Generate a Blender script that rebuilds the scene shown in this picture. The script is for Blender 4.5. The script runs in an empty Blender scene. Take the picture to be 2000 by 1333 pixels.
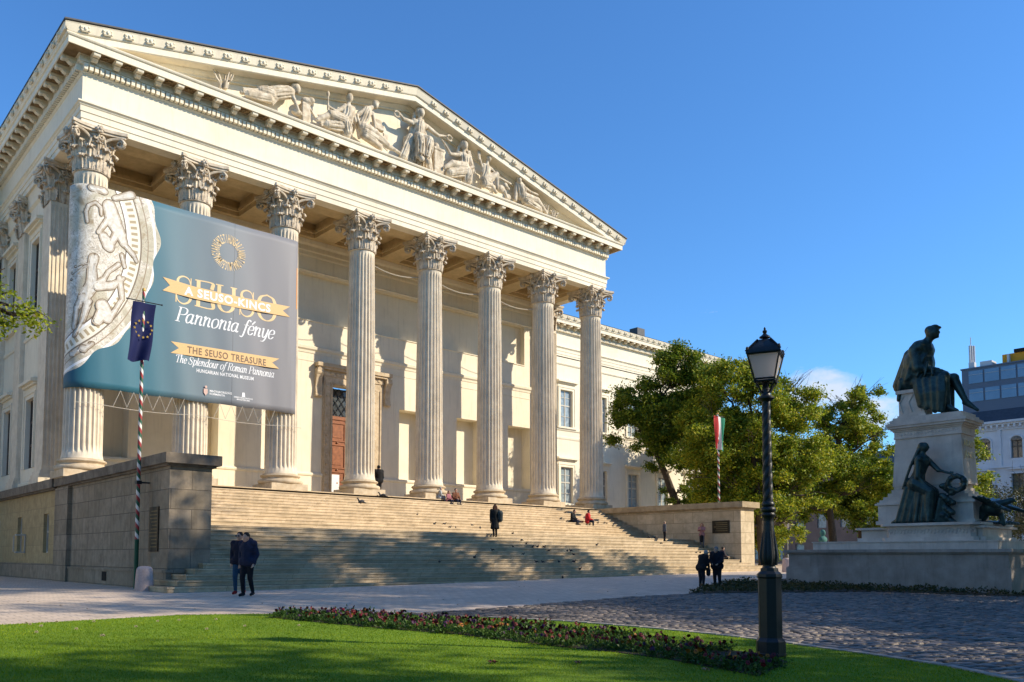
import bpy, bmesh, math, random
import numpy as np
from mathutils import Vector, Matrix, Quaternion
R=math.radians; PI=math.pi
random.seed(7); rng=np.random.default_rng(11)
sc=bpy.context.scene; COL=sc.collection
# ---------------------------------------------------------------- camera
CAM=Vector((-10.2045,-35.7522,-3.1260))
r_=Vector((0.76397748,-0.6452285,0.00431197)); u_=Vector((-0.04408358,-0.04552738,0.99798993)); f_=Vector((0.64373523,0.76263191,0.06322588))
cd=bpy.data.cameras.new('camera'); cam=bpy.data.objects.new('camera',cd); COL.objects.link(cam)
m=Matrix((r_,u_,-f_)).transposed().to_4x4(); m.translation=CAM; cam.matrix_world=m
cd.sensor_width=36; cd.lens=1632.665/2000*36; cd.shift_x=(1000-890.8)/2000; cd.shift_y=(986.03-666.5)/2000
cd.clip_start=.1; cd.clip_end=3000; sc.camera=cam
# ---------------------------------------------------------------- sky and sun
SAZ,SEL=R(139),R(30.5)
SD=Vector((math.sin(SAZ)*math.cos(SEL),math.cos(SAZ)*math.cos(SEL),math.sin(SEL)))
w=bpy.data.worlds.new('World'); sc.world=w; w.use_nodes=True; nt=w.node_tree; N=nt.nodes; L=nt.links
for n in list(N): N.remove(n)
out=N.new('ShaderNodeOutputWorld'); bg=N.new('ShaderNodeBackground'); sky=N.new('ShaderNodeTexSky')
sky.sky_type='NISHITA'; sky.sun_disc=False; sky.sun_elevation=SEL; sky.sun_rotation=SAZ
sky.altitude=150; sky.air_density=1.15; sky.dust_density=0.02; sky.ozone_density=4.0
tc=N.new('ShaderNodeTexCoord')
def cloud(direction,size,seedoff,prev):
    d=N.new('ShaderNodeVectorMath'); d.operation='DISTANCE'; d.inputs[1].default_value=direction
    sq=N.new('ShaderNodeVectorMath'); sq.operation='MULTIPLY'; sq.inputs[1].default_value=(1,1,1.9)
    sq0=tuple(a*b for a,b in zip(direction,(1,1,1.9))); d.inputs[1].default_value=sq0
    L.new(tc.outputs['Generated'],sq.inputs[0]); L.new(sq.outputs[0],d.inputs[0])
    mr=N.new('ShaderNodeMapRange'); mr.inputs[1].default_value=size; mr.inputs[2].default_value=0; mr.inputs[3].default_value=0; mr.inputs[4].default_value=1
    mr.interpolation_type='SMOOTHSTEP'; L.new(d.outputs['Value'],mr.inputs[0])
    ns=N.new('ShaderNodeTexNoise'); ns.inputs['Scale'].default_value=22; ns.inputs['Detail'].default_value=9; ns.inputs['Roughness'].default_value=.6; ns.inputs['Distortion'].default_value=.5
    L.new(sq.outputs[0],ns.inputs['Vector'])
    ad=N.new('ShaderNodeMath'); ad.operation='ADD'; ad.inputs[1].default_value=-.66; L.new(ns.outputs['Fac'],ad.inputs[0])
    a2=N.new('ShaderNodeMath'); a2.operation='MULTIPLY_ADD'; a2.inputs[1].default_value=.62; L.new(mr.outputs[0],a2.inputs[0]); L.new(ad.outputs[0],a2.inputs[2])
    m2=N.new('ShaderNodeMapRange'); m2.inputs[1].default_value=.08; m2.inputs[2].default_value=.42; m2.inputs[4].default_value=.8; L.new(a2.outputs[0],m2.inputs[0])
    mx=N.new('ShaderNodeMix'); mx.data_type='RGBA'; L.new(m2.outputs[0],mx.inputs[0]); L.new(prev,mx.inputs[6]); mx.inputs[7].default_value=(5.0,5.3,5.8,1)
    return mx.outputs[2]
tint=N.new('ShaderNodeMix'); tint.data_type='RGBA'; tint.blend_type='MULTIPLY'; tint.inputs[0].default_value=1; tint.inputs[7].default_value=(.58,.975,1.33,1)
L.new(sky.outputs[0],tint.inputs[6])
o1=cloud((.8808,.4323,.1800),.085,0,tint.outputs[2]); o1=cloud((.9080,.3870,.1560),.065,3,o1)
L.new(o1,bg.inputs[0]); bg.inputs[1].default_value=.122; L.new(bg.outputs[0],out.inputs[0])
ld=bpy.data.lights.new('sun','SUN'); ld.energy=4.75; ld.angle=R(.55); ld.color=(1,.885,.70)
sun=bpy.data.objects.new('sun',ld); sun.rotation_euler=SD.to_track_quat('Z','Y').to_euler(); COL.objects.link(sun)
sc.view_settings.view_transform='Standard'; sc.view_settings.look='None'; sc.view_settings.gamma=1; sc.view_settings.exposure=0.42
# ---------------------------------------------------------------- materials
def newmat(name):
    mt=bpy.data.materials.new(name); mt.use_nodes=True; nt=mt.node_tree; return mt,nt,nt.nodes,nt.links,nt.nodes['Principled BSDF']
def noise(nt,vec,scale,detail=6,rough=.55,dist=0):
    n=nt.nodes.new('ShaderNodeTexNoise'); n.inputs['Scale'].default_value=scale; n.inputs['Detail'].default_value=detail
    n.inputs['Roughness'].default_value=rough; n.inputs['Distortion'].default_value=dist; nt.links.new(vec,n.inputs['Vector']); return n.outputs['Fac']
def ramp(nt,fac,stops):
    n=nt.nodes.new('ShaderNodeValToRGB'); e=n.color_ramp.elements
    while len(e)<len(stops): e.new(.5)
    for k,(p,c) in enumerate(stops): e[k].position=p; e[k].color=(*c,1) if len(c)==3 else c
    nt.links.new(fac,n.inputs[0]); return n.outputs[0]
def mix(nt,a,b,fac,mode='MIX'):
    n=nt.nodes.new('ShaderNodeMix'); n.data_type='RGBA'; n.blend_type=mode
    for v,i in ((a,6),(b,7)):
        if isinstance(v,tuple): n.inputs[i].default_value=(*v,1)
        else: nt.links.new(v,n.inputs[i])
    if isinstance(fac,(int,float)): n.inputs[0].default_value=fac
    else: nt.links.new(fac,n.inputs[0])
    return n.outputs[2]
def math_(nt,op,a,b=0,c=0):
    n=nt.nodes.new('ShaderNodeMath'); n.operation=op
    for k,v in enumerate((a,b,c)):
        if isinstance(v,(int,float)): n.inputs[k].default_value=v
        else: nt.links.new(v,n.inputs[k])
    return n.outputs[0]
def wpos(nt):
    g=nt.nodes.new('ShaderNodeNewGeometry'); return g.outputs['Position']
def M(name,c1,c2=None,scale=3,rough=.85,bump=.0,bscale=40,metal=0,spec=.3,streak=0,mscale=.4,mott=.12,coat=0):
    mt,nt,N,L,P=newmat(name); pos=wpos(nt)
    c2=c2 or tuple(v*.8 for v in c1)
    col=ramp(nt,noise(nt,pos,scale,8,.62),[(.3,c1),(.72,c2)])
    if mott: col=mix(nt,col,tuple(v*.55 for v in c2),math_(nt,'MULTIPLY',ramp(nt,noise(nt,pos,mscale,5,.6,.6),[(.45,(0,0,0)),(.8,(1,1,1))]),mott*2.2))
    if streak:
        sx=N.new('ShaderNodeVectorMath'); sx.operation='MULTIPLY'; sx.inputs[1].default_value=(6,6,.5); L.new(pos,sx.inputs[0])
        s=ramp(nt,noise(nt,sx.outputs[0],1,5,.65),[(.52,(0,0,0)),(.78,(1,1,1))]); col=mix(nt,col,tuple(v*.42 for v in c2),math_(nt,'MULTIPLY',s,streak))
    L.new(col,P.inputs['Base Color']); P.inputs['Roughness'].default_value=rough; P.inputs['Metallic'].default_value=metal; P.inputs['Specular IOR Level'].default_value=spec
    if coat: P.inputs['Coat Weight'].default_value=coat
    if bump:
        b=N.new('ShaderNodeBump'); b.inputs['Strength'].default_value=bump; b.inputs['Distance'].default_value=.02
        L.new(noise(nt,pos,bscale,6,.6),b.inputs['Height']); L.new(b.outputs[0],P.inputs['Normal'])
    return mt
def blocks(name,c1,c2,bw,bh,mortar=.012,mcol=(.12,.1,.08),mode='uv',rough=.85,stain=.5,sc_=1.0,z0=0,bump=.5,streak=.3,offs=.5):
    """ashlar: brick texture laid on x+y along, z up ('uv') or on x,y ('flat')"""
    mt,nt,N,L,P=newmat(name); pos=wpos(nt)
    sp=N.new('ShaderNodeSeparateXYZ'); L.new(pos,sp.inputs[0]); cb=N.new('ShaderNodeCombineXYZ')
    if mode=='uv': L.new(math_(nt,'ADD',sp.outputs[0],sp.outputs[1]),cb.inputs[0]); L.new(math_(nt,'SUBTRACT',sp.outputs[2],z0),cb.inputs[1])
    elif mode=='flat': L.new(sp.outputs[0],cb.inputs[0]); L.new(sp.outputs[1],cb.inputs[1])
    br=N.new('ShaderNodeTexBrick'); br.inputs['Scale'].default_value=1; br.inputs['Brick Width'].default_value=bw; br.inputs['Row Height'].default_value=bh
    br.inputs['Mortar Size'].default_value=mortar; br.inputs['Mortar Smooth'].default_value=.3; br.inputs['Bias'].default_value=0; br.offset=offs
    br.inputs['Color1'].default_value=(*c1,1); br.inputs['Color2'].default_value=(*c2,1); br.inputs['Mortar'].default_value=(*mcol,1)
    L.new(cb.outputs[0],br.inputs['Vector'])
    col=br.outputs['Color']
    col=mix(nt,col,tuple(v*.72 for v in c2),ramp(nt,noise(nt,pos,3,8,.65),[(.4,(0,0,0)),(.75,(1,1,1))]))
    col=mix(nt,col,tuple(v*.35 for v in c2),math_(nt,'MULTIPLY',ramp(nt,noise(nt,pos,.7,6,.65,.8),[(.48,(0,0,0)),(.75,(1,1,1))]),stain))
    if streak:
        sx=N.new('ShaderNodeVectorMath'); sx.operation='MULTIPLY'; sx.inputs[1].default_value=(5,5,.4); L.new(pos,sx.inputs[0])
        s=ramp(nt,noise(nt,sx.outputs[0],1,5,.65),[(.5,(0,0,0)),(.78,(1,1,1))]); col=mix(nt,col,tuple(v*.4 for v in c2),math_(nt,'MULTIPLY',s,streak))
    L.new(col,P.inputs['Base Color']); P.inputs['Roughness'].default_value=rough; P.inputs['Specular IOR Level'].default_value=.25
    b=N.new('ShaderNodeBump'); b.inputs['Strength'].default_value=bump; b.inputs['Distance'].default_value=.02
    h=math_(nt,'MULTIPLY_ADD',br.outputs['Fac'],-1.0,math_(nt,'MULTIPLY',noise(nt,pos,30,6,.6),.35)); L.new(h,b.inputs['Height']); L.new(b.outputs[0],P.inputs['Normal'])
    return mt
STUCCO=M('cream_stucco',(.84,.755,.585),(.80,.71,.54),scale=2,rough=.9,bump=.08,bscale=25,mott=.15,streak=.30)
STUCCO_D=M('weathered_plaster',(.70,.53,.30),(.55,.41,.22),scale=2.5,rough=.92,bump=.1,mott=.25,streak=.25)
COLS=M('column_limestone',(.80,.70,.54),(.64,.54,.40),scale=3,rough=.85,bump=.15,mott=.22,mscale=.6,streak=.5)
CAPS=M('capital_stone',(.76,.66,.52),(.50,.40,.28),scale=5,rough=.9,bump=.3,bscale=18,mott=.35,mscale=2,streak=.35)
BASES=M('column_base_stone',(.66,.54,.38),(.46,.35,.22),scale=4,rough=.88,bump=.15,mott=.25,mscale=1.5,streak=.1)
ORN=M('relief_stone',(.78,.69,.54),(.44,.34,.22),scale=4,rough=.88,bump=.3,bscale=12,mott=.4,mscale=2.5,streak=.3)
STEPS=blocks('step_stone',(.70,.545,.36),(.54,.41,.255),1.7,.16,mortar=.006,mcol=(.20,.15,.08),z0=-4.13+.002,stain=.38,bump=.25,streak=0)
ASHLAR_SHADE=blocks('shade_toned_ashlar',(.40,.32,.23),(.30,.24,.165),1.3,.6,mortar=.012,mcol=(.11,.09,.07),z0=-4.7,stain=.5,streak=.45)  # left cheek and podium stone, its shade put into the base colour
ASHLAR_BOUNCE=blocks('bounce_toned_ashlar',(.66,.53,.35),(.55,.43,.27),1.3,.6,mortar=.012,mcol=(.24,.17,.09),z0=-4.7,stain=.18,streak=.12)  # same stone on the right, warm bounce light put into the base colour
COPE_SHADE=M('shade_toned_coping',(.28,.23,.17),(.14,.11,.08),scale=3,bump=.3,bscale=15,mott=.4,mscale=1.2,streak=.35)  # coping to match, shade put into the colour as well
COPE_BOUNCE=M('bounce_toned_coping',(.52,.40,.25),(.34,.25,.14),scale=3,bump=.3,bscale=15,mott=.35,mscale=1.2,streak=.25)  # coping to match, bounce light put into the colour as well
PODY=blocks('yellow_plaster_podium',(.50,.38,.20),(.44,.33,.17),2.4,.79,mortar=.006,mcol=(.22,.17,.10),z0=-4.25,stain=.35,streak=.35)
ROOF=M('roof_sheet',(.10,.10,.10),(.06,.06,.065),scale=4,rough=.6,mott=.1)
DARK=M('dark_void',(.02,.018,.015),rough=.9,mott=0)
WHITEF=M('painted_window_frame',(.60,.56,.48),(.5,.46,.38),scale=8,rough=.6,mott=.05)
BROWNF=M('dark_window_frame',(.13,.10,.075),(.09,.07,.05),scale=8,rough=.6,mott=.05)
WOOD=M('door_oak',(.34,.12,.045),(.17,.055,.02),scale=6,rough=.5,bump=.1,mott=.1)
IRON=M('black_iron',(.010,.014,.018),(.005,.007,.010),scale=12,rough=.42,bump=.15,bscale=60,spec=.5,mott=0)
BRONZE=M('green_bronze',(.055,.10,.088),(.012,.026,.026),scale=5,rough=.4,bump=.5,bscale=10,metal=.4,spec=.5,mott=.3,mscale=2,streak=.3)
MARB=M('monument_stone',(.72,.62,.52),(.55,.46,.38),scale=2.2,rough=.75,bump=.12,mott=.22,mscale=1.1,streak=.4)
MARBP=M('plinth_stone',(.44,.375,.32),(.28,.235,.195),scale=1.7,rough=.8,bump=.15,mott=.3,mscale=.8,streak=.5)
GOLD=M('gilded_letters',(.72,.46,.13),rough=.45,metal=.15,mott=0)
BOLL=M('pink_granite',(.60,.47,.42),(.45,.33,.29),scale=25,rough=.8,bump=.3,bscale=60,mott=.1)
def glass(name,c=(.05,.07,.09),rough=.08,c2=None,sc_=1.2):
    mt=M(name,c,c2 or tuple(v*.6 for v in c),scale=sc_,rough=rough,spec=.8,mott=0); return mt
GLASS=glass('window_glass',(.10,.12,.13),.1,(.03,.035,.04)); BLIND=glass('curtained_glass',(.36,.42,.44),.2,(.16,.2,.22),3); BGLASS=glass('office_glass',(.07,.14,.24),.12,(.13,.22,.34),.35)
def leafmat(name,cols,trans=.35,patch=0):
    mt,nt,N,L,P=newmat(name); g=N.new('ShaderNodeNewGeometry')
    n=len(cols); col=ramp(nt,g.outputs['Random Per Island'],[(k/(n-1) if n>1 else 0,c) for k,c in enumerate(cols)])
    big=ramp(nt,noise(nt,g.outputs['Position'],.45,3,.5),[(.35,(.75,.8,.75)),(.65,(1.2,1.12,.9))]); col=mix(nt,col,big,1,'MULTIPLY')
    if patch: col=mix(nt,col,ramp(nt,noise(nt,g.outputs['Position'],patch,6,.65,.5),[(.3,(.62,.72,.7)),(.5,(1,1,1)),(.72,(1.25,1.08,1.1))]),1,'MULTIPLY')
    L.new(col,P.inputs['Base Color']); P.inputs['Roughness'].default_value=.55; P.inputs['Specular IOR Level'].default_value=.35
    t=N.new('ShaderNodeBsdfTranslucent'); L.new(col,t.inputs[0]); mx=N.new('ShaderNodeMixShader'); mx.inputs[0].default_value=trans
    L.new(P.outputs[0],mx.inputs[1]); L.new(t.outputs[0],mx.inputs[2]); L.new(mx.outputs[0],N['Material Output'].inputs[0]); return mt
LEAF_D=leafmat('dark_green_leaves',[(.05,.10,.012),(.10,.18,.016),(.19,.26,.02),(.30,.32,.025)])
LEAF_Y=leafmat('yellowing_leaves',[(.09,.16,.012),(.19,.27,.018),(.33,.39,.028),(.52,.46,.04)])
LEAF_F=leafmat('light_green_leaves',[(.16,.24,.015),(.28,.36,.02),(.42,.42,.03)],.5)
LEAF_S=leafmat('shrub_leaves',[(.03,.045,.015),(.06,.07,.02),(.10,.09,.035)],.2)
BARK=M('bark',(.11,.085,.06),(.055,.042,.03),scale=9,rough=.95,bump=.6,bscale=22,mott=.2)
def plain(name,c,rough=.8,var=.25): return M(name,c,tuple(v*(1-var) for v in c),scale=20,rough=rough,mott=.05)
# ---------------------------------------------------------------- mesh builder
ORG={}
class MB:
    def __init__(s): s.v=[]; s.f=[]
    def add(s,vs,fs):
        b=len(s.v); s.v+= [tuple(p) for p in vs]; s.f+=[tuple(i+b for i in f) for f in fs]; return s
    def box(s,x0,x1,y0,y1,z0,z1):
        return s.add([(x0,y0,z0),(x1,y0,z0),(x1,y1,z0),(x0,y1,z0),(x0,y0,z1),(x1,y0,z1),(x1,y1,z1),(x0,y1,z1)],[(0,3,2,1),(4,5,6,7),(0,1,5,4),(1,2,6,5),(2,3,7,6),(3,0,4,7)])
    def quad(s,*p): return s.add(p,[tuple(range(len(p)))])
    def prism(s,poly,fn,a,b):
        n=len(poly); vs=[fn(p,a) for p in poly]+[fn(p,b) for p in poly]
        return s.add(vs,[tuple(range(n-1,-1,-1)),tuple(range(n,2*n))]+[(i,(i+1)%n,n+(i+1)%n,n+i) for i in range(n)])
    def lathe(s,prof,c=(0,0,0),n=24,sq=None,rot=0):
        vs=[];fs=[]
        for (r,z) in prof:
            for k in range(n):
                a=2*PI*k/n+rot; vs.append((c[0]+r*math.cos(a),c[1]+r*math.sin(a),c[2]+z))
        for j in range(len(prof)-1):
            for k in range(n): fs.append((j*n+k,j*n+(k+1)%n,(j+1)*n+(k+1)%n,(j+1)*n+k))
        fs.append(tuple(range(n-1,-1,-1))); fs.append(tuple((len(prof)-1)*n+k for k in range(n)))
        return s.add(vs,fs)
    def tube(s,path,rad,n=8):
        path=[Vector(p) for p in path]; m_=len(path)
        if isinstance(rad,(int,float)): rad=[rad]*m_
        vs=[];fs=[]; ref=Vector((0,0,1))
        for i,p in enumerate(path):
            t=(path[min(i+1,m_-1)]-path[max(i-1,0)]).normalized()
            if abs(t.dot(ref))>.95: a=t.cross(Vector((1,0,0))).normalized()
            else: a=t.cross(ref).normalized()
            b=t.cross(a)
            for k in range(n):
                g=2*PI*k/n; vs.append(p+(a*math.cos(g)+b*math.sin(g))*rad[i])
        for i in range(m_-1):
            for k in range(n): fs.append((i*n+k,i*n+(k+1)%n,(i+1)*n+(k+1)%n,(i+1)*n+k))
        fs.append(tuple(range(n-1,-1,-1))); fs.append(tuple((m_-1)*n+k for k in range(n)))
        return s.add(vs,fs)
    def ball(s,c,r,n=10,rings=7,rot=None):
        if isinstance(r,(int,float)): r=(r,r,r)
        vs=[];fs=[]; q=rot
        for j in range(1,rings):
            t=PI*j/rings
            for k in range(n):
                a=2*PI*k/n; p=Vector((r[0]*math.sin(t)*math.cos(a),r[1]*math.sin(t)*math.sin(a),r[2]*math.cos(t)))
                if q is not None: p=q@p
                vs.append(p+Vector(c))
        for e in (1,-1):
            p=Vector((0,0,r[2]*e)); p=q@p if q is not None else p; vs.append(p+Vector(c))
        for j in range(rings-2):
            for k in range(n): fs.append((j*n+k,(j+1)*n+k,(j+1)*n+(k+1)%n,j*n+(k+1)%n))
        T=(rings-1)*n
        for k in range(n): fs.append((T,k,(k+1)%n)); fs.append((T+1,(rings-2)*n+(k+1)%n,(rings-2)*n+k))
        return s.add(vs,fs)
    def cap(s,a,b,r0,r1=None,n=10):
        r1=r0 if r1 is None else r1; s.ball(a,r0,n,6); s.ball(b,r1,n,6); return s.tube([a,b],[r0*.97,r1*.97],n)
    def merge(s,o,mat=None):
        vs=[tuple(mat@Vector(p)) for p in o.v] if mat is not None else o.v
        return s.add(vs,o.f)
    def mesh(s,name,mat,org=(0,0,0),smooth=False,ang=35):
        me=bpy.data.meshes.new(name); o=Vector(org)
        me.from_pydata([tuple(Vector(p)-o) for p in s.v],[],s.f); me.materials.append(mat)
        bm=bmesh.new(); bm.from_mesh(me); bmesh.ops.recalc_face_normals(bm,faces=bm.faces); bm.to_mesh(me); bm.free()
        if smooth:
            me.shade_smooth()
            if ang<180: me.set_sharp_from_angle(angle=R(ang))
        return me
    def build(s,name,mat,parent=None,smooth=False,ang=35,org=None):
        og=ORG.get(parent.name,(0,0,0)) if parent else (org or (0,0,0))
        me=s.mesh(name,mat,og,smooth,ang); ob=bpy.data.objects.new(name,me); COL.objects.link(ob)
        if parent: ob.parent=parent; ORG[ob.name]=og
        else: ob.location=og; ORG[ob.name]=og
        return ob
    def remesh(s,name,mat,parent=None,vox=.03,sm=2,org=None):
        ob=s.build(name,mat,parent,org=org)
        md=ob.modifiers.new('r','REMESH'); md.mode='VOXEL'; md.voxel_size=vox; md.use_smooth_shade=True
        if sm: m2=ob.modifiers.new('s','SMOOTH'); m2.factor=.5; m2.iterations=sm
        dg=bpy.context.evaluated_depsgraph_get(); ev=ob.evaluated_get(dg); me=bpy.data.meshes.new_from_object(ev)
        old=ob.data; ob.modifiers.clear(); ob.data=me; bpy.data.meshes.remove(old); me.name=name
        if not me.materials: me.materials.append(mat)
        me.shade_smooth(); return ob
def tag(o,label=None,cat=None,group=None,kind=None):
    if label: o['label']=label
    if cat: o['category']=cat
    if group: o['group']=group
    if kind: o['kind']=kind
    return o
def empty(name,loc,label=None,cat=None,group=None,rz=0):
    o=bpy.data.objects.new(name,None); COL.objects.link(o); o.location=loc; o.rotation_euler=(0,0,rz); ORG[o.name]=tuple(loc); o.empty_display_size=.3
    return tag(o,label,cat,group)
def copytree(o,loc=None,parent=None,rz=None):
    c=o.copy(); COL.objects.link(c); c.parent=parent
    if loc is not None: c.location=loc
    if rz is not None: c.rotation_euler=(0,0,rz)
    ORG[c.name]=tuple(c.location)
    for ch in o.children: copytree(ch,None,c)
    return c
def inst(name,me,loc,parent,rz=0,scale=1):
    o=bpy.data.objects.new(name,me); COL.objects.link(o); g=ORG.get(parent.name,(0,0,0)) if parent else (0,0,0)
    o.location=Vector(loc)-Vector(g); o.rotation_euler=(0,0,rz); o.scale=(scale,)*3 if isinstance(scale,(int,float)) else scale
    if parent: o.parent=parent
    ORG[o.name]=tuple(loc); return o
def text_mesh(body,size,bold=0,shear=0,spacing=1,align='LEFT',ext=.002):
    cu=bpy.data.curves.new('t','FONT'); cu.body=body; cu.size=size; cu.offset=bold; cu.shear=shear; cu.space_character=spacing; cu.align_x=align; cu.extrude=ext; cu.resolution_u=3
    ob=bpy.data.objects.new('t',cu); COL.objects.link(ob); dg=bpy.context.evaluated_depsgraph_get(); dg.update()
    me=bpy.data.meshes.new_from_object(ob.evaluated_get(dg)); mb=MB(); mb.add([tuple(v.co) for v in me.vertices],[tuple(p.vertices) for p in me.polygons])
    bpy.data.objects.remove(ob); bpy.data.meshes.remove(me); bpy.data.curves.remove(cu); return mb
def gz(x,y):
    return -4.13+.012*min(max(x,0),45)-min(max(-13.1-y,0)*.018,.30)
# ================================================================ MUSEUM
S=4.5; XE=.665; YF=-.738; XR=31.5+XE; YW=13.5; ZA=14.41
museum=empty('museum',(15.75,4.4,-4.2),'huge cream neoclassical museum with eight Corinthian columns and a sculpted pediment','museum')
def run(mb,prof,path,close=False):
    """sweep profile [(out,z)] along a plan path with mitred corners, outward = right-hand side of travel"""
    n=len(path); P=[Vector((p[0],p[1])) for p in path]; rows=[]
    for i in range(n):
        d0=(P[i]-P[i-1]).normalized() if i>0 else None; d1=(P[i+1]-P[i]).normalized() if i<n-1 else None
        n0=Vector((d0.y,-d0.x)) if d0 else None; n1=Vector((d1.y,-d1.x)) if d1 else None
        if n0 is None: mv=n1
        elif n1 is None: mv=n0
        else: mv=(n0+n1)/(1+n0.dot(n1))
        rows.append([(P[i].x+mv.x*o,P[i].y+mv.y*o,z) for o,z in prof])
    k=len(prof); vs=[p for r in rows for p in r]
    mb.add(vs,[(i*k+j,(i+1)*k+j,(i+1)*k+j+1,i*k+j+1) for i in range(n-1) for j in range(k-1)])
PATH=[(-30,YW),(-XE,YW),(-XE,YF),(XR,YF),(XR,YW),(68,YW)]
e=MB(); run(e,[(-.6,ZA),(0,ZA),(0,14.66),(.035,14.665),(.035,14.93),(.07,14.935),(.07,15.17),(.10,15.18),(.13,15.24),(.19,15.27),(.19,15.33),(.0,15.36),(0,16.50),(.03,16.51),(.03,16.54),(.08,16.58),(.08,16.60),(.05,16.605),(.05,16.86),(.10,16.865),(.14,16.90),(.15,16.93),(.19,16.94),(.19,17.20),(.24,17.203)],PATH)
ent=e.build('entablature',STUCCO,museum)
c=MB(); run(c,[(.7401,17.203),(.74,17.17),(.79,17.17),(.79,17.45),(.84,17.47),(.87,17.52),(.87,17.56),(.0,17.75)],PATH)
cor=c.build('cornice',STUCCO,museum)
SOF=M('shade_toned_soffit',(.34,.23,.12),(.20,.13,.06),scale=3,rough=.95,mott=.3,mscale=2)  # soffit and rosettes: shade and warm bounce painted in as brown
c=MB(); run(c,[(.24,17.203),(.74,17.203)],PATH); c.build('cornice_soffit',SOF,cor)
s=MB()
SIMA=[(.86,17.565),(.90,17.60),(.97,17.80),(1.0,17.84),(.97,17.88),(.3,17.95)]
run(s,SIMA,[(-30,YW),(-XE,YW),(-XE,YF-.93)]); s2=MB(); run(s2,SIMA,[(XR,YF-.93),(XR,YW),(68,YW)]); 
# dentils along every side
d=MB()
def along(a,b,pitch):
    L_=abs(b-a); n=max(1,round(L_/pitch)); return [a+(b-a)*(k+.5)/n for k in range(n)]
for x in along(-XE-.05,XR+.05,.21): d.box(x-.072,x+.072,YF-.26,YF-.045,16.612,16.855)
for y in along(YF,YW,.2): d.box(-XE-.26,-XE-.045,y-.065,y+.065,16.612,16.855); d.box(XR+.045,XR+.26,y-.065,y+.065,16.612,16.855)
for x in along(XR,68,.2): d.box(x-.065,x+.065,YW-.26,YW-.045,16.612,16.855)
for x in along(-30,-XE,.2): d.box(x-.065,x+.065,YW-.26,YW-.045,16.612,16.855)
d.build('dentils',STUCCO,ent)
# modillions (scrolled brackets)
mp=[(.19,.0),(.19,-.21),(.25,-.235),(.33,-.22),(.37,-.18),(.45,-.14),(.58,-.125),(.66,-.16),(.72,-.15),(.74,-.10),(.73,-.06),(.73,0)]
mo=MB(); mo.prism(mp,lambda p,t:(t,-p[0],p[1]),-.13,.13); mo.prism([(.24,-.21),(.32,-.27),(.42,-.235),(.50,-.16),(.36,-.17)],lambda p,t:(t,-p[0],p[1]),-.11,.11)
mo.prism([(.19,0),(.19,-.045),(.735,-.045),(.735,0)],lambda p,t:(t,-p[0],p[1]-.0),-.16,.16)
mom=mo.mesh('modillion',STUCCO)
ros=MB()
for k in range(6): a=k*PI/3; ros.ball((.1*math.cos(a),.1*math.sin(a),-.035),(.06,.06,.035),6,4)
ros.ball((0,0,-.05),(.05,.05,.05),6,4); rosm=ros.mesh('soffit_rosette',SOF,smooth=True)
def mods(pts,ang,every=True):
    for k,(x,y) in enumerate(pts):
        inst('modillion',mom,(x,y,17.20),cor,ang)
mx=along(-XE-.1,XR+.1,.877); mods([(x,YF) for x in mx],0)
ra=MB()
def place(mb,src,loc,ang): mb.merge(src,Matrix.Translation(loc)@Matrix.Rotation(ang,4,'Z'))
for a,b in zip(mx[:-1],mx[1:]): inst('soffit_rosette',rosm,((a+b)/2,YF-.48,17.2),cor)
my=along(YF,YW-.6,.877); mods([(-XE,y) for y in my],-PI/2); [inst('soffit_rosette',rosm,(-XE-.48,(a+b)/2,17.2),cor) for a,b in zip(my[:-1],my[1:])]
mods([(x,YW) for x in along(XR+.8,68,.877)],0)
rest=MB()
for y in my: place(rest,mo,(XR,y,17.2),PI/2)
for x in along(-30,-XE-.9,.877): place(rest,mo,(x,YW,17.2),0)
tag(rest.build('modillions',STUCCO,cor),kind='stuff')
# carved blocks on the gutter band
def palm(mb,M4):
    q=MB(); q.box(-.17,.17,-.03,0,-.11,.11); q.box(-.11,.11,-.055,-.03,-.08,.08)
    for sx in (-1,1): q.ball((sx*.15,-.04,.06),(.045,.04,.05),6,4); q.ball((sx*.15,-.04,-.06),(.045,.04,.05),6,4)
    q.ball((0,-.07,0),(.06,.05,.07),6,4); mb.merge(q,M4)
for y in along(YF-.5,YW-.9,.86): palm(s,Matrix.Translation((-XE-.945,y,17.72))@Matrix.Rotation(-PI/2,4,'Z')); palm(s2,Matrix.Translation((XR+.945,y,17.72))@Matrix.Rotation(PI/2,4,'Z'))
for x in along(XR+1.2,68,.86): palm(s2,Matrix.Translation((x,YW-.945,17.72)))
s.build('gutter_band',STUCCO,museum); s2.build('gutter_band',STUCCO,museum)
# ---------------- pediment
SL=.2193; XC=15.75; X0=-XE-.97
def ztop(x): return 17.88+SL*(min(x,2*XC-x)-X0)
rk=[(-.3,0),(.95,0),(1.0,-.03),(.97,-.07),(.87,-.36),(.84,-.39),(.80,-.39),(.80,-.66),(.76,-.69),(.72,-.66),(.22,-.66),(.20,-.72),(.12,-.80),(.02,-.86),(.02,-.93),(-.3,-.93)]
rmb=MB(); xs=[X0+(XC-X0)*k/90 for k in range(91)]+[XC+(XC-X0)*k/90 for k in range(1,91)]
vs=[];fs=[]; K=len(rk)
for x in xs:
    for o,dz in rk: vs.append((x,YF-o,max(ztop(x)+dz,17.575)))
for i in range(len(xs)-1):
    for j in range(K-1): fs.append((i*K+j,(i+1)*K+j,(i+1)*K+j+1,i*K+j+1))
fs.append(tuple(range(K))); fs.append(tuple((len(xs)-1)*K+j for j in range(K)))
rmb.add(vs,fs)
for sgn in (1,-1):
    xx=X0+.75
    while xx<XC-.3:
        x=xx if sgn>0 else 2*XC-xx
        palm(rmb,Matrix.Translation((x,YF-.925,ztop(x)-.215))@Matrix.Rotation(-sgn*math.atan(SL),4,'Y')); xx+=.86
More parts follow.
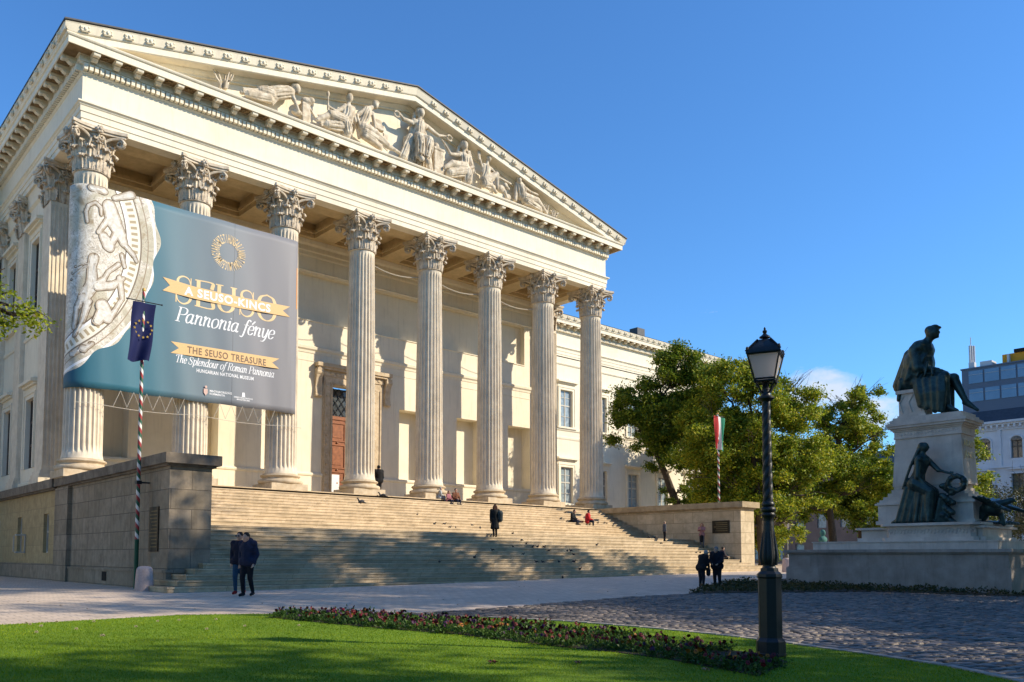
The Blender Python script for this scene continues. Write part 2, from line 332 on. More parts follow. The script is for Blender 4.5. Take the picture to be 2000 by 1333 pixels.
ped=MB(); ped.quad((X0+.9,YF+.12,17.6),(2*XC-X0-.9,YF+.12,17.6),(XC,YF+.12,ztop(XC)-.7)); 
pediment=ped.build('pediment',STUCCO,museum)
rmb.build('raking_cornice',STUCCO,pediment)
# joint lines on the raking corona soffit are left to shading; capping sheet
rf=MB()
for sg in (1,-1):
    f=lambda x:(x if sg>0 else 2*XC-x)
    rf.add([(f(X0-.04),YF-1.03,17.90),(f(XC),YF-1.03,ztop(XC)+.03),(f(XC),45,ztop(XC)+.03),(f(X0-.04),45,17.90),(f(X0-.04),YF-1.03,17.96),(f(XC),YF-1.03,ztop(XC)+.09),(f(XC),45,ztop(XC)+.09),(f(X0-.04),45,17.96)],[(0,1,2,3),(4,5,6,7),(0,1,5,4),(0,3,7,4),(1,2,6,5)])
rf.prism([(-.1,18.25),(.5,18.62),(.9,18.45),(1.2,18.44)],lambda p,t:(p[0],t,p[1]),.6,1.5)
for x0,x1 in ((-30,-XE-.8),(XR+.8,68)):
    rf.add([(x0,YW-.98,17.93),(x1,YW-.98,17.93),(x1,YW-.5,18.1),(x1,22,20.8),(x0,22,20.8),(x0,YW-.5,18.1),(x0,30,17.9),(x1,30,17.9)],[(0,1,2,5),(5,2,3,4),(4,3,7,6)])
rf.box(45.5,46.6,17.8,19,19,21.1); rf.box(58,59.2,16.5,17.5,18.8,20.4)
rf.build('roof',ROOF,museum)
# ---------------- capitals
def leaf(mb,ang,r0,z0,h,wd,curl,sq,base=0,lob=5):
    n,mm=13,9; vs=[]; sk=1.0
    ca,sa=math.cos(ang),math.sin(ang)
    rr=r0*(1/max(abs(ca),abs(sa)) if sq else 1)
    for i in range(n):
        t=i/(n-1)
        if t<.72: z=z0+h*t/.72*.94; o=.035+.05*(t/.72)**2*h*2
        else:
            q=(t-.72)/.28*PI*1.05; z=z0+h*.94+curl*.55*math.sin(q); o=.035+.05*h*2+curl*(1-math.cos(q))*.55
        wv=wd*(.72+.42*math.sin(min(t*1.15,1)*PI*.78))*(1-.5*max(0,t-.75)/.25)*(1+.13*math.sin(t*lob*2*PI))
        for j in range(mm):
            u=(j/(mm-1)-.5)*2; x=u*wv*.5
            o2=o-.05*wd*u*u+(.03 if j==4 else 0)+.018*math.cos(j*PI)*(1 if 0<j<8 else 0)
            R_=rr+o2; vs.append((R_*ca-x*sa,R_*sa+x*ca,z-(abs(u)**2)*.05*h))
    b=len(vs); vs2=[]
    for i in range(n):
        for j in range(mm):
            v=vs[i*mm+j]; q=.93 if i<9 else .955; vs2.append((v[0]*q,v[1]*q,v[2]-(.02 if i>8 else 0)))
    fs=[]
    for i in range(n-1):
        for j in range(mm-1):
            a=i*mm+j; fs.append((a,a+1,a+mm+1,a+mm)); fs.append((b+a,b+a+mm,b+a+mm+1,b+a+1))
    for i in range(n-1):
        for j in (0,mm-1): a=i*mm+j; fs.append((a,a+mm,b+a+mm,b+a))
    for j in range(mm-1): a=(n-1)*mm+j; fs.append((a,a+1,b+a+1,b+a))
    mb.add(vs+vs2,fs)
def capital(r,H,sq=False,half=1.12):
    mb=MB(); k=H/1.73
    if sq:
        for z0,z1,q in ((0,.5,1),(.5,1.0,1.03),(1.0,1.5,1.10)): mb.box(-r*q,r*q,-r*q,r*q,z0*k,z1*k)
    else: mb.lathe([(r+.03,-.06),(r+.06,-.03),(r+.03,.0),(r*.97,.01),(r*.97,.3),(r*1.0,.9),(r*1.12,1.35),(r*1.25,1.5)],n=32)
    for t in range(8): leaf(mb,t*PI/4+(PI/4 if sq else 0)*0,r*.99,.02*k,.50*k,.52,.17,sq)
    for t in range(8): leaf(mb,(t+.5)*PI/4,r*1.0,.02*k,.90*k,.50,.20,sq)
    for t in range(8): leaf(mb,(t)*PI/4+(PI/8)*0,r*1.03,.55*k,.60*k,.32,.15,sq,lob=3)
    # volutes at the corners and helices on the faces
    for q in range(4):
        A=PI/4+q*PI/2
        for sd in (-1,1):
            path=[]; rad=[]
            rc=half*1.15; 
            for i in range(34):
                t=i/33
                if t<.35:
                    s_=t/.35; R1=r*1.0+(rc-r*1.05)*s_**1.6; z=.95+.52*math.sin(s_*PI/2); off=.30*(1-s_)**.8
                else:
                    g=(t-.35)/.65*PI*3.0; rr=.19*(1-.72*(t-.35)/.65); R1=rc-.045+rr*math.sin(g)*1.0-0; z=1.47-.19+rr*math.cos(g); off=0
                a=A+sd*off/R1*1.4; dx=sd*.055
                path.append((R1*math.cos(a)-dx*math.sin(a),R1*math.sin(a)+dx*math.cos(a),z*k)); rad.append(.055 if t<.35 else .055*(1-.55*(t-.35)/.65))
            mb.tube(path,rad,6)
        F=q*PI/2
        for sd in (-1,1):
            path=[]
            for i in range(22):
                t=i/21
                if t<.4: s_=t/.4; xo=.34-.10*s_; z=.95+.38*s_
                else: g=(t-.4)/.6*PI*2.4; rr=.12*(1-.7*(t-.4)/.6); xo=.13+rr*math.cos(g)-.0; z=1.33+rr*math.sin(g)*1.0
                R1=r*1.12+.16*t; path.append((R1*math.cos(F)-sd*xo*math.sin(F),R1*math.sin(F)+sd*xo*math.cos(F),z*k))
            mb.tube(path,.04,6)
        R1=half*.93
        for kx in range(6):
            g=kx*PI/3; mb.ball((R1*math.cos(F)-.1*math.cos(g)*math.sin(F),R1*math.sin(F)+.1*math.cos(g)*math.cos(F),(1.60+.1*math.sin(g))*k),(.075,.075,.075),6,4)
        mb.ball((R1*math.cos(F)*1.05,R1*math.sin(F)*1.05,1.60*k),.08,6,4)
        mb.tube([(r*1.1*math.cos(F),r*1.1*math.sin(F),.95*k),(r*1.3*math.cos(F),r*1.3*math.sin(F),1.5*k)],[.04,.05],6)
    # concave abacus
    def aba(hf,z0,z1):
        pts=[]
        for q in range(4):
            A=q*PI/2
            for i in range(9):
                t=-1+2*i/8; y=t*hf; x=hf-(1-t*t)*hf*.16
                if abs(t)==1: y=t*(hf-.06)
                pts.append((x*math.cos(A)-y*math.sin(A),x*math.sin(A)+y*math.cos(A)))
        mb.prism(pts,lambda p,z:(p[0],p[1],z),z0,z1)
    aba(half*.94,1.50*k,1.60*k); aba(half,1.60*k,1.728*k)
    return mb
capm=capital(.655,1.73).mesh('capital',CAPS,smooth=True,ang=50)
capq=capital(.56,1.73,True,1.0).mesh('capital',CAPS,smooth=True,ang=50)
# ---------------- columns
def shaft_mesh(r0,r1,z0,z1,nf=24):
    mb=MB(); vs=[];fs=[]; per=10; n=nf*per; lev=[0,.004,.02,.03]+[.05+.9*k/14 for k in range(15)]+[.965,.975,.985,1]
    for t in lev:
        z=z0+(z1-z0)*t; rr=r0-(r0-r1)*(t**1.7)
        dep=.115 if .02<t<.98 else 0
        if abs(t-.03)<.002 or abs(t-.975)<.002: dep=.085
        if abs(t-.02)<.001 or abs(t-.985)<.001: dep=.0
        if t<.015: rr+=.05*(1-t/.015)
        for k in range(n):
            p=(k%per)/per; a=2*PI*k/n
            fl=0 if p<.2 else math.sin((p-.2)/.8*PI)
            q=rr-dep*rr*(fl**.6 if fl>0 else 0)
            vs.append((q*math.cos(a),q*math.sin(a),z))
    for i in range(len(lev)-1):
        for k in range(n): fs.append((i*n+k,i*n+(k+1)%n,(i+1)*n+(k+1)%n,(i+1)*n+k))
    mb.add(vs,fs); return mb
shm=shaft_mesh(.765,.645,.78,12.66).mesh('column',COLS,smooth=True,ang=40)
bb=MB(); bb.lathe([(.99,.30),(1.04,.34),(1.06,.40),(1.04,.46),(.99,.50),(.90,.505),(.88,.53),(.85,.57),(.86,.60),(.90,.63),(.91,.635),(.94,.66),(.95,.69),(.93,.72),(.89,.745),(.83,.75),(.82,.79)],n=48)
basm=bb.mesh('column_base',BASES,smooth=True,ang=40)
pb=MB(); pb.box(-.95,.95,-.95,.95,.0,.30); plm=pb.mesh('column_plinth',BASES)
for i in range(8):
    o=inst('column',shm,(S*i,0,0),museum); 
    inst('column_base',basm,(S*i,0,0),o,rz=i*.7); inst('column_plinth',plm,(S*i,0,0),o); inst('capital',capm,(S*i,0,12.68),o)
# ---------------- walls with openings
def wallholes(mb,fn,u0,u1,v0,v1,holes,back=True):
    us=sorted({u0,u1,*[h[0] for h in holes],*[h[1] for h in holes]}); vs=sorted({v0,v1,*[h[2] for h in holes],*[h[3] for h in holes]})
    for a,b in zip(us[:-1],us[1:]):
        for c_,d_ in zip(vs[:-1],vs[1:]):
            um,vm=(a+b)/2,(c_+d_)/2
            if any(h[0]<um<h[1] and h[2]<vm<h[3] for h in holes): continue
            mb.quad(fn(a,c_,0),fn(b,c_,0),fn(b,d_,0),fn(a,d_,0))
    for h in holes:
        a,b,c_,d_,dp=h[:5]
        mb.quad(fn(a,c_,0),fn(a,d_,0),fn(a,d_,dp),fn(a,c_,dp)); mb.quad(fn(b,c_,0),fn(b,c_,dp),fn(b,d_,dp),fn(b,d_,0))
        mb.quad(fn(a,d_,0),fn(b,d_,0),fn(b,d_,dp),fn(a,d_,dp)); mb.quad(fn(a,c_,0),fn(a,c_,dp),fn(b,c_,dp),fn(b,c_,0))
        if len(h)<6 or h[5]: mb.quad(fn(a,c_,dp),fn(b,c_,dp),fn(b,d_,dp),fn(a,d_,dp))
YB=4.4
bw=MB(); fn=lambda u,v,w_:(u,YB+w_,v)
niche=[(2.25+4.5*i-1.05,2.25+4.5*i+1.05,1.52,5.72,.85) for i in (0,1,2,4,5,6)]
wallholes(bw,fn,-.35,31.85,-.05,15.2,niche+[(1.7,29.75,10.0,12.65,.42),(14.5,17.1,-.02,6.55,.55,False)])
bw.build('portico_wall',STUCCO,museum)
t=MB()
def band(mb,y,x0,x1,prof,xholes=()):
    segs=[(x0,x1)]
    for a,b in xholes:
        ns=[]
        for s0,s1 in segs:
            if a>s0: ns.append((s0,min(a,s1)))
            if b<s1: ns.append((max(b,s0),s1))
        segs=[q for q in ns if q[1]-q[0]>.01]
    for s0,s1 in segs: mb.prism([(y+.001,prof[0][1])]+[(y-o,z) for o,z in prof]+[(y+.001,prof[-1][1])],lambda p,x:(x,p[0],p[1]),s0,s1)
band(t,YB,-.3,31.8,[(.05,-.03),(.05,1.3),(.10,1.34),(.12,1.42),(.08,1.50)],[(13.88,17.84)])
band(t,YB,-.3,31.8,[(.07,0.0),(.07,.35),(.053,.37)],[(13.88,17.84)])
band(t,YB,-.3,31.8,[(.03,8.15),(.05,8.28),(.13,8.36),(.15,8.5),(.05,8.56)])
band(t,YB,-.3,31.8,[(.02,7.70),(.025,7.74)])
band(t,YB,1.7,29.75,[(.0,9.93),(.05,9.95),(.05,10.0)])
band(t,YB,-.3,31.8,[(.04,12.68),(.10,12.74),(.06,12.8)])
band(t,YB,-.3,31.8,[(.05,13.55),(.10,13.62),(.10,13.8),(.18,13.86),(.18,14.1),(.30,14.2),(.36,14.4)])
t.build('wall_moulding',STUCCO,museum)
# ceiling beams and coffers
b=MB(); 
b.quad((-XE+.599,YF+.599,ZA+.001),(XR-.599,YF+.599,ZA+.001),(XR-.599,.738,ZA+.001),(-XE+.599,.738,ZA+.001)); b.quad((-XE,.738,ZA),(XR,.738,ZA),(XR,.738,15.15),(-XE,.738,15.15))
for i in range(8):
    x0=max(S*i-.62,-XE+.01); x1=min(S*i+.62,XR-.01); b.box(x0,x1,.7385,3.75,ZA+.002,15.16)
b.box(-XE+.01,XR-.01,3.76,YB-.003,ZA+.004,15.16); b.quad((-XE,YF+.4,15.155),(XR,YF+.4,15.155),(XR,YB+.4,15.155),(-XE,YB+.4,15.155))
for i in range(7):
    x0,x1=S*i+.62,S*i+S-.62
    for (a0,a1,c0,c1) in ((x0+.001,x1-.001,.74,.86),(x0+.001,x1-.001,3.63,3.755),(x0+.001,x0+.12,.861,3.629),(x1-.12,x1-.001,.861,3.629)): b.box(a0,a1,c0,c1,14.62,14.78)
b.build('portico_ceiling',STUCCO_D,museum)
fl=MB(); fl.box(-XE-.2,XR+.2,-1.1,YB,-.3,0.0); fl.build('portico_floor',M('floor_stone',(.74,.61,.42),(.62,.49,.32),mott=.1),museum)
# entrance door
dr=MB(); y0=YB+.5
dr.box(14.5,17.1,y0,y0+.08,-.02,4.75); dr.box(14.5,17.1,y0-.05,y0+.1,4.7,4.9)
for hx in (14.62,15.86):
    for (z0_,z1_) in ((.25,1.0),(1.15,1.75),(1.9,3.3),(3.45,4.55)):
        dr.box(hx,hx+1.12,y0-.045,y0,z0_,z0_+.08); dr.box(hx,hx+1.12,y0-.045,y0,z1_-.08,z1_); dr.box(hx,hx+.09,y0-.044,y0,z0_+.08,z1_-.08); dr.box(hx+1.03,hx+1.12,y0-.044,y0,z0_+.08,z1_-.08)
        dr.box(hx+.25,hx+.87,y0-.025,y0,z0_+.22,z1_-.22); dr.ball((hx+.56,y0-.05,z0_-.075),(.07,.05,.07),6,4)
dr.box(15.76,15.84,y0-.07,y0,0,4.7)
door=dr.build('door',WOOD,museum)
g=MB(); g.box(14.5,17.1,y0+.1,y0+.12,4.9,6.5); g.build('transom_window',GLASS,door)
g=MB()
for k in range(-6,14):
    for sg in (1,-1):
        x=14.5+.42*k; pts=[]
        for q in range(9):
            xx=x+sg*1.6*q/8*.75 if sg>0 else x-1.2*q/8+1.2; zz=4.92+1.58*q/8
            if 14.5<=xx<=17.1: pts.append((xx,y0+.05,zz))
        if len(pts)>1: g.tube(pts,.022,5)
g.build('transom_grille',IRON,door)
n_=MB(); n_.box(14.62,15.32,y0-.075,y0-.05,.55,1.55); nb=n_.build('notice',M('white_paper',(.85,.83,.80),mott=0,rough=.7),door); n_=MB(); n_.box(14.68,14.80,y0-.08,y0-.0755,1.42,1.49); n_.build('notice_emblem',plain('red_ink',(.5,.05,.04)),nb)
df=MB()
for (a,b_) in ((13.88,14.5),(17.1,17.84)):
    df.box(a,b_,YB-.10,YB-.001,0,7.0); df.box(a+.08,a+.14,YB-.16,YB-.1,0,6.9); df.box(b_-.14,b_-.05,YB-.15,YB-.1,0,6.6)
    for k in range(12): df.ball((a+.24,YB-.12,.4+.55*k),(.085,.05,.085),8,5)
df.box(13.88,17.84,YB-.11,YB-.001,6.55,7.0); df.box(14.3,17.4,YB-.16,YB-.11,6.6,6.66)
df.box(13.8,17.95,YB-.16,YB-.001,7.0,7.32); df.box(13.45,18.3,YB-.34,YB-.001,7.33,7.45); df.box(13.35,18.4,YB-.42,YB-.001,7.452,7.66)
for k in range(11): df.ball((14.0+.36*k,YB-.17,7.16),(.13,.04,.09),8,4)
for x in (13.35,18.02): df.prism([(0,7.33),(.38,7.33),(.36,7.1),(.24,6.8),(.16,6.3),(.2,5.95),(.15,5.75),(.03,5.75),(0,5.9)],lambda p,t_:(t_,YB-p[0]-.001,p[1]),x,x+.38); df.tube([(x-.02,YB-.24,7.12),(x+.40,YB-.24,7.12)],.15,10); df.tube([(x-.02,YB-.12,5.85),(x+.40,YB-.12,5.85)],.11,10)
df.build('door_surround',BASES,door)
# ---------------- windows
def winmesh(u0,u1,v0,v1,fn,rows,fw=.07):
    fr=MB(); 
    def bx(a,b,c_,d_,w0,w1):
        P=[fn(a,c_,w0),fn(b,c_,w0),fn(b,d_,w0),fn(a,d_,w0),fn(a,c_,w1),fn(b,c_,w1),fn(b,d_,w1),fn(a,d_,w1)]
        fr.add(P,[(0,1,2,3),(4,5,6,7),(0,1,5,4),(1,2,6,5),(2,3,7,6),(3,0,4,7)])
    bx(u0,u0+fw,v0,v1,.14,.26); bx(u1-fw,u1,v0,v1,.14,.26); bx(u0+fw,u1-fw,v0,v0+fw,.14,.26); bx(u0+fw,u1-fw,v1-fw,v1,.14,.26)
    um=(u0+u1)/2; bx(um-.045,um+.045,v0+fw,v1-fw,.15,.25)
    for (v,h) in rows: 
        for a,b in ((u0+fw,um-.045),(um+.045,u1-fw)): bx(a,b,v-h/2,v+h/2,.155,.245)
    pn=MB(); P=[fn(u0+.02,v0+.02,w_) for w_ in (.2,)]; 
    q=[fn(u0+.02,v0+.02,.2),fn(u1-.02,v0+.02,.2),fn(u1-.02,v1-.02,.2),fn(u0+.02,v1-.02,.2),fn(u0+.02,v0+.02,.22),fn(u1-.02,v0+.02,.22),fn(u1-.02,v1-.02,.22),fn(u0+.02,v1-.02,.22)]
    pn.add(q,[(0,1,2,3),(4,5,6,7),(0,1,5,4),(1,2,6,5),(2,3,7,6),(3,0,4,7)])
    return fr,pn
def trim(fn,u0,u1,v0,v1,sill=True):
    tr=MB()
    def bx(a,b,c_,d_,w0,w1=.0):
        P=[fn(a,c_,-w0),fn(b,c_,-w0),fn(b,d_,-w0),fn(a,d_,-w0),fn(a,c_,-w1),fn(b,c_,-w1),fn(b,d_,-w1),fn(a,d_,-w1)]
        tr.add(P,[(0,1,2,3),(4,5,6,7),(0,1,5,4),(1,2,6,5),(2,3,7,6),(3,0,4,7)])
    bx(u0-.3,u0,v0,v1,.07); bx(u1,u1+.3,v0,v1,.07); bx(u0-.3,u1+.3,v1,v1+.28,.07)
    bx(u0-.3,u0-.22,v0,v1+.2,.11,.07); bx(u1+.22,u1+.3,v0,v1+.2,.11,.07); bx(u0-.3,u1+.3,v1+.2,v1+.28,.11,.07)
    bx(u0-.42,u1+.42,v1+.55,v1+.66,.18); bx(u0-.5,u1+.5,v1+.661,v1+.80,.34); bx(u0-.42,u1+.42,v1+.801,v1+.86,.2); bx(u0-.3,u1+.3,v1+.281,v1+.549,.05)
    if sill: bx(u0-.42,u1+.42,v0-.16,v0-.001,.2)
    return tr
def window(fn,u0,u1,v0,v1,rows,dark,sill=True,gl=GLASS):
    fr,pn=winmesh(u0,u1,v0,v1,fn,rows); wdw=fr.build('window',BROWNF if dark else WHITEF,museum); pn.build('window_pane',gl,wdw); trim(fn,u0,u1,v0,v1,sill).build('window_surround',STUCCO,wdw)
# right and left wings
for side,(xa,xb) in enumerate(((XR,68),(-30,-XE))):
    fw_=lambda u,v,w_:(u,YW+w_,v); wl=MB(); hs=[]
    xs_=[43.95+4.62*k for k in range(-2,6)] if side==0 else [-5.5-4.62*k for k in range(5)]
    for x in xs_: hs+= [(x-.78,x+.78,1.62,4.78,.3,False),(x-.78,x+.78,8.3,11.55,.3,False)]
    wallholes(wl,fw_,xa,xb,-4.3,14.5,hs); wl.quad((xb if side==0 else xa,YW,-4.3),(xb if side==0 else xa,YW,17.6),(xb if side==0 else xa,30,17.6),(xb if side==0 else xa,30,-4.3))
    wl.build('wing_wall',STUCCO,museum); t=MB()
    band(t,YW,xa,xb,[(.04,-.3),(.04,.0),(.12,.1),(.12,.3),(.05,.36)]); band(t,YW,xa,xb,[(.03,7.2),(.06,7.3),(.06,7.42),(.03,7.46)],); band(t,YW,xa,xb,[(.04,7.95),(.09,8.02),(.09,8.13),(.04,8.138)]); band(t,YW,xa,xb,[(.05,13.75),(.10,13.85),(.04,13.9)])
    t.build('string_course',STUCCO,museum)
    for x in xs_:
        window(fw_,x-.78,x+.78,1.62,4.78,[(3.45,.10),(2.5,.04),(4.1,.04)],False,gl=BLIND if int(x)%2 else GLASS); window(fw_,x-.78,x+.78,8.3,11.55,[(10.2,.10),(9.25,.04),(10.9,.04)],False,gl=BLIND)
# flanks of the portico block
for side in (0,1):
    XX=-.35 if side==0 else 31.85; sg=-1 if side==0 else 1
    ff=lambda u,v,w_:(XX-sg*w_,u,v); wl=MB(); hs=[]
    for y in (7.0,11.5): hs+=[(y-.68,y+.68,.95,4.25,.3,False),(y-.68,y+.68,8.3,11.9,.3,False)]
    wallholes(wl,ff,YB,YW,-.3,14.5,hs); wl.build('flank_wall',STUCCO,museum)
    for y in (7.0,11.5):
        window(ff,y-.68,y+.68,.95,4.25,[(3.2,.12),(2.1,.1)],True,False); window(ff,y-.68,y+.68,8.3,11.9,[(10.6,.12),(9.4,.05)],True)
    pl=MB()
    for (ya,yb,xo) in ((3.66,4.9,.27),(8.65,9.85,.20),(12.9,13.49,.2)):
        xa_,xb_=(XX+sg*xo,XX-sg*(.9 if ya<4 else .0)); a0,a1=min(xa_,xb_),max(xa_,xb_)
        pl.box(a0,a1,ya,yb,.62,12.68)
        for k,(z0_,z1_,o_) in enumerate(((0,.28,.16),(.281,.45,.12),(.451,.62,.06))): pl.box(a0-o_,a1+o_,ya-o_,yb+(o_ if yb<13 else 0),z0_,z1_)
        if ya<4:
            for k in range(8):   # raised fillets between flutes
                x=a0+.0+(a1-a0)*(k)/7; pl.box(x-.03 if k else x,x+.03 if k<7 else x,ya-.045,ya-.0005,.8,12.5)
    pl.build('pilaster',COLS,museum)
    cx=XX+sg*.27-sg*.585
    o=inst('pilaster_capital',capq,(cx,4.27,12.68),museum,0,(1.02,1.02,1)); o=inst('pilaster_capital',capq,(XX-sg*.36,9.25,12.68),museum); inst('pilaster_capital',capq,(XX-sg*.36,13.4,12.68),museum)
    t=MB(); run(t,[(.04,-.28),(.04,.02),(.12,.1),(.14,.28),(.05,.34)],[(XX,YW),(XX,4.9)] if side==0 else [(XX,4.9),(XX,YW)]); t.build('base_moulding',STUCCO,museum); t=MB(); run(t,[(.0,13.7),(.12,13.8),(.12,14.0),(.2,14.41)],[(XX,YW),(XX,4.9)] if side==0 else [(XX,4.9),(XX,YW)])
    t.build('frieze_moulding',STUCCO,museum); t=MB(); run(t,[(.03,7.2),(.07,7.3),(.03,7.42)],[(XX,YW),(XX,4.9)] if side==0 else [(XX,4.9),(XX,YW)])
    t.build('string_course',STUCCO,museum)
# podium beneath, with cellar windows on the left flank
pod=MB(); pf=lambda u,v,w_:(-.65+w_,u,v)
cw=[(2.45-.42,2.45+.42,-3.0,-1.35,.2,False),(6.95-.42,6.95+.42,-3.0,-1.35,.2,False),(11.4-.42,11.4+.42,-3.0,-1.35,.2,False),(2.2,2.9,-3.95,-3.62,.35),(6.7,7.4,-3.95,-3.62,.35)]
wallholes(pod,pf,.65,30,-4.4,-.3,cw); pod.quad((-.65,30,-4.4),(-.65,30,-.3),(32.15,30,-.3),(32.15,30,-4.4)); pod.quad((32.15,-1.1,-4.4),(32.15,-1.1,-.3),(32.15,13.5,-.3),(32.15,13.5,-4.4)); pod.quad((-.65,-.3+.65,-.3),(32.1,.35,-.3),(32.1,YW,-.3),(-.65,YW,-.3))
pod.build('podium',PODY,museum)
for y in (2.45,6.95,11.4): 
    fr,pn=winmesh(y-.42,y+.42,-3.0,-1.35,pf,[(-2.1,.08)],.06); wd=fr.build('cellar_window',WHITEF,museum); pn.build('window_pane',GLASS,wd)
    if y>3 and y<8:
        q=MB()
        for s0 in (-1,): 
            for (a,b,c_,d_) in ((0,.5,-3.0,-2.94),(0,.5,-2.22,-2.16),(0,.05,-2.94,-2.22),(.45,.5,-2.94,-2.22)): q.box(-.67-b*.8,-.67-a*.8+.002,y-1.2+a,y-1.16+a+.3*(b-a),c_-.001,d_+.001)
        q.build('open_casement',WHITEF,wd)
cp=MB(); cp.box(-.82,-.0,.66,30,-.42,-.36); cp.box(-.95,-.0,.66,30,-.359,-.0); cp.build('podium_coping',COPE_SHADE,museum)
bs=MB(); bs.box(-.72,-.651,.66,30,-4.4,-3.45); bs.build('podium_base',ASHLAR_SHADE,museum)
# ================================================================ STAIRCASE
st=empty('staircase',(15.75,-7,-4.13),'wide pale stone staircase with a landing, climbing from the plaza to the columns','stairs')
sb=MB(); r1=2.05/13; pts=[]
y=-1.1; z=0; prof=[(-.9,-.002),(-1.1,-.002)]
for k in range(1,14):
    prof.append((y-.025,z-.002)); prof.append((y-.025,z-.05)); prof.append((y,z-.055)); z-=r1; prof.append((y,z))
    if k<13: y-=4.6/12
prof.append((-8.15-.025,-2.05)); y=-8.15; z=-2.05; rr2=(4.13-2.05)/13; 
low=[]
for k in range(1,14):
    low.append((y,z)); 
    if k<=8:
        if k>1: prof.append((y-.025,z))
        prof.append((y-.025,z-.05)); prof.append((y,z-.055)); z-=rr2; prof.append((y,z))
    else: z-=rr2
    y-=.41
prof.append((-11.1,-2.05-8*rr2))
n=len(prof); vs=[(.68,a,b_) for a,b_ in prof]+[(30.82,a,b_) for a,b_ in prof]
sb.add(vs,[(i,i+1,n+i+1,n+i) for i in range(n-1)])
for k in range(9,14):
    yk,zt=low[k-1]; xl=-1.4+.43*(13-k); xr_=32.9-.43*(13-k)
    sb.box(xl-.02,xr_+.02,yk-.025,(-11.0 if k==9 else -11.0+.0)-.0+(.0),zt-.05,zt-(k-9)*.0); sb.box(xl,xr_,yk,-10.95-.001*k,-4.6,zt-.05)
sb.build('steps',STEPS,st)
# cheek walls
def cheek(name,x0,x1,mat,cop,label):
    e_=empty(name,((x0+x1)/2,-6,-4.13),label,'wall'); b=MB(); b.box(x0,x1,-11.1,.64,-4.6,-.40); b.box(x0-.03,x1+.03,-11.14,-10.2,-4.6,-.401) if False else None
    b.build('wall_body',mat,e_)
    c_=MB(); 
    c_.box(x0-.10,x1+.10,-11.2,.64,-.399,-.33); c_.box(x0-.22,x1+.22,-11.34,.64,-.329,-.02); c_.build('coping',cop,e_)
    f=MB(); f.box(x0-.07,x1+.07,-11.17,.64,-4.6,-3.62); f.box(x0-.1,x1+.1,-11.2,.64,-3.619,-3.54)
    if x0<5: f.box(x0-.16,x0-.001,-1.15,.63,-4.6,-.41)
    f.build('base_course',mat,e_)
    return e_
ckL=cheek('cheek_wall',-.65,.68,ASHLAR_SHADE,COPE_SHADE,'stained stone cheek wall on the left of the staircase, shade toned into its grey')
ckR=cheek('cheek_wall',30.82,32.15,ASHLAR_BOUNCE,COPE_BOUNCE,'stone cheek wall on the right of the staircase, bounce light toned into its honey colour')
v=MB(); v.box(-.735,-.721,-5.75,-5.3,-3.98,-3.66); v.build('vent',DARK,ckL)
PLQ=M('dark_bronze_plaque',(.035,.03,.02),(.02,.018,.012),rough=.45,metal=.4,mott=0)
q=MB(); q.box(-.69,-.651,-10.35,-9.6,-2.98,-1.6); p1=tag(q.build('plaque',PLQ),'tall dark metal plaque on the left face of the grey cheek wall','plaque')
q=MB(); q.box(30.78,30.819,-10.42,-9.35,-1.72,-1.02); p2=tag(q.build('plaque',PLQ),'wide bronze plaque on the inner face of the honey coloured cheek wall','plaque')
lt=MB()
for k in range(11): lt.box(-.694,-.6905,-10.27,-9.68+.1*math.sin(k*5)-.08,-2.85+.11*k,-2.82+.11*k)
lt.build('inscription',plain('plaque_gold',(.20,.15,.06),.5),p1)
lt=MB()
for k in range(5): lt.box(30.775,30.7795,-10.3,-9.5+.08*math.sin(k*4)-.05,-1.6+.11*k,-1.57+.11*k)
lt.build('inscription',plain('plaque_gold2',(.22,.17,.08),.5),p2)
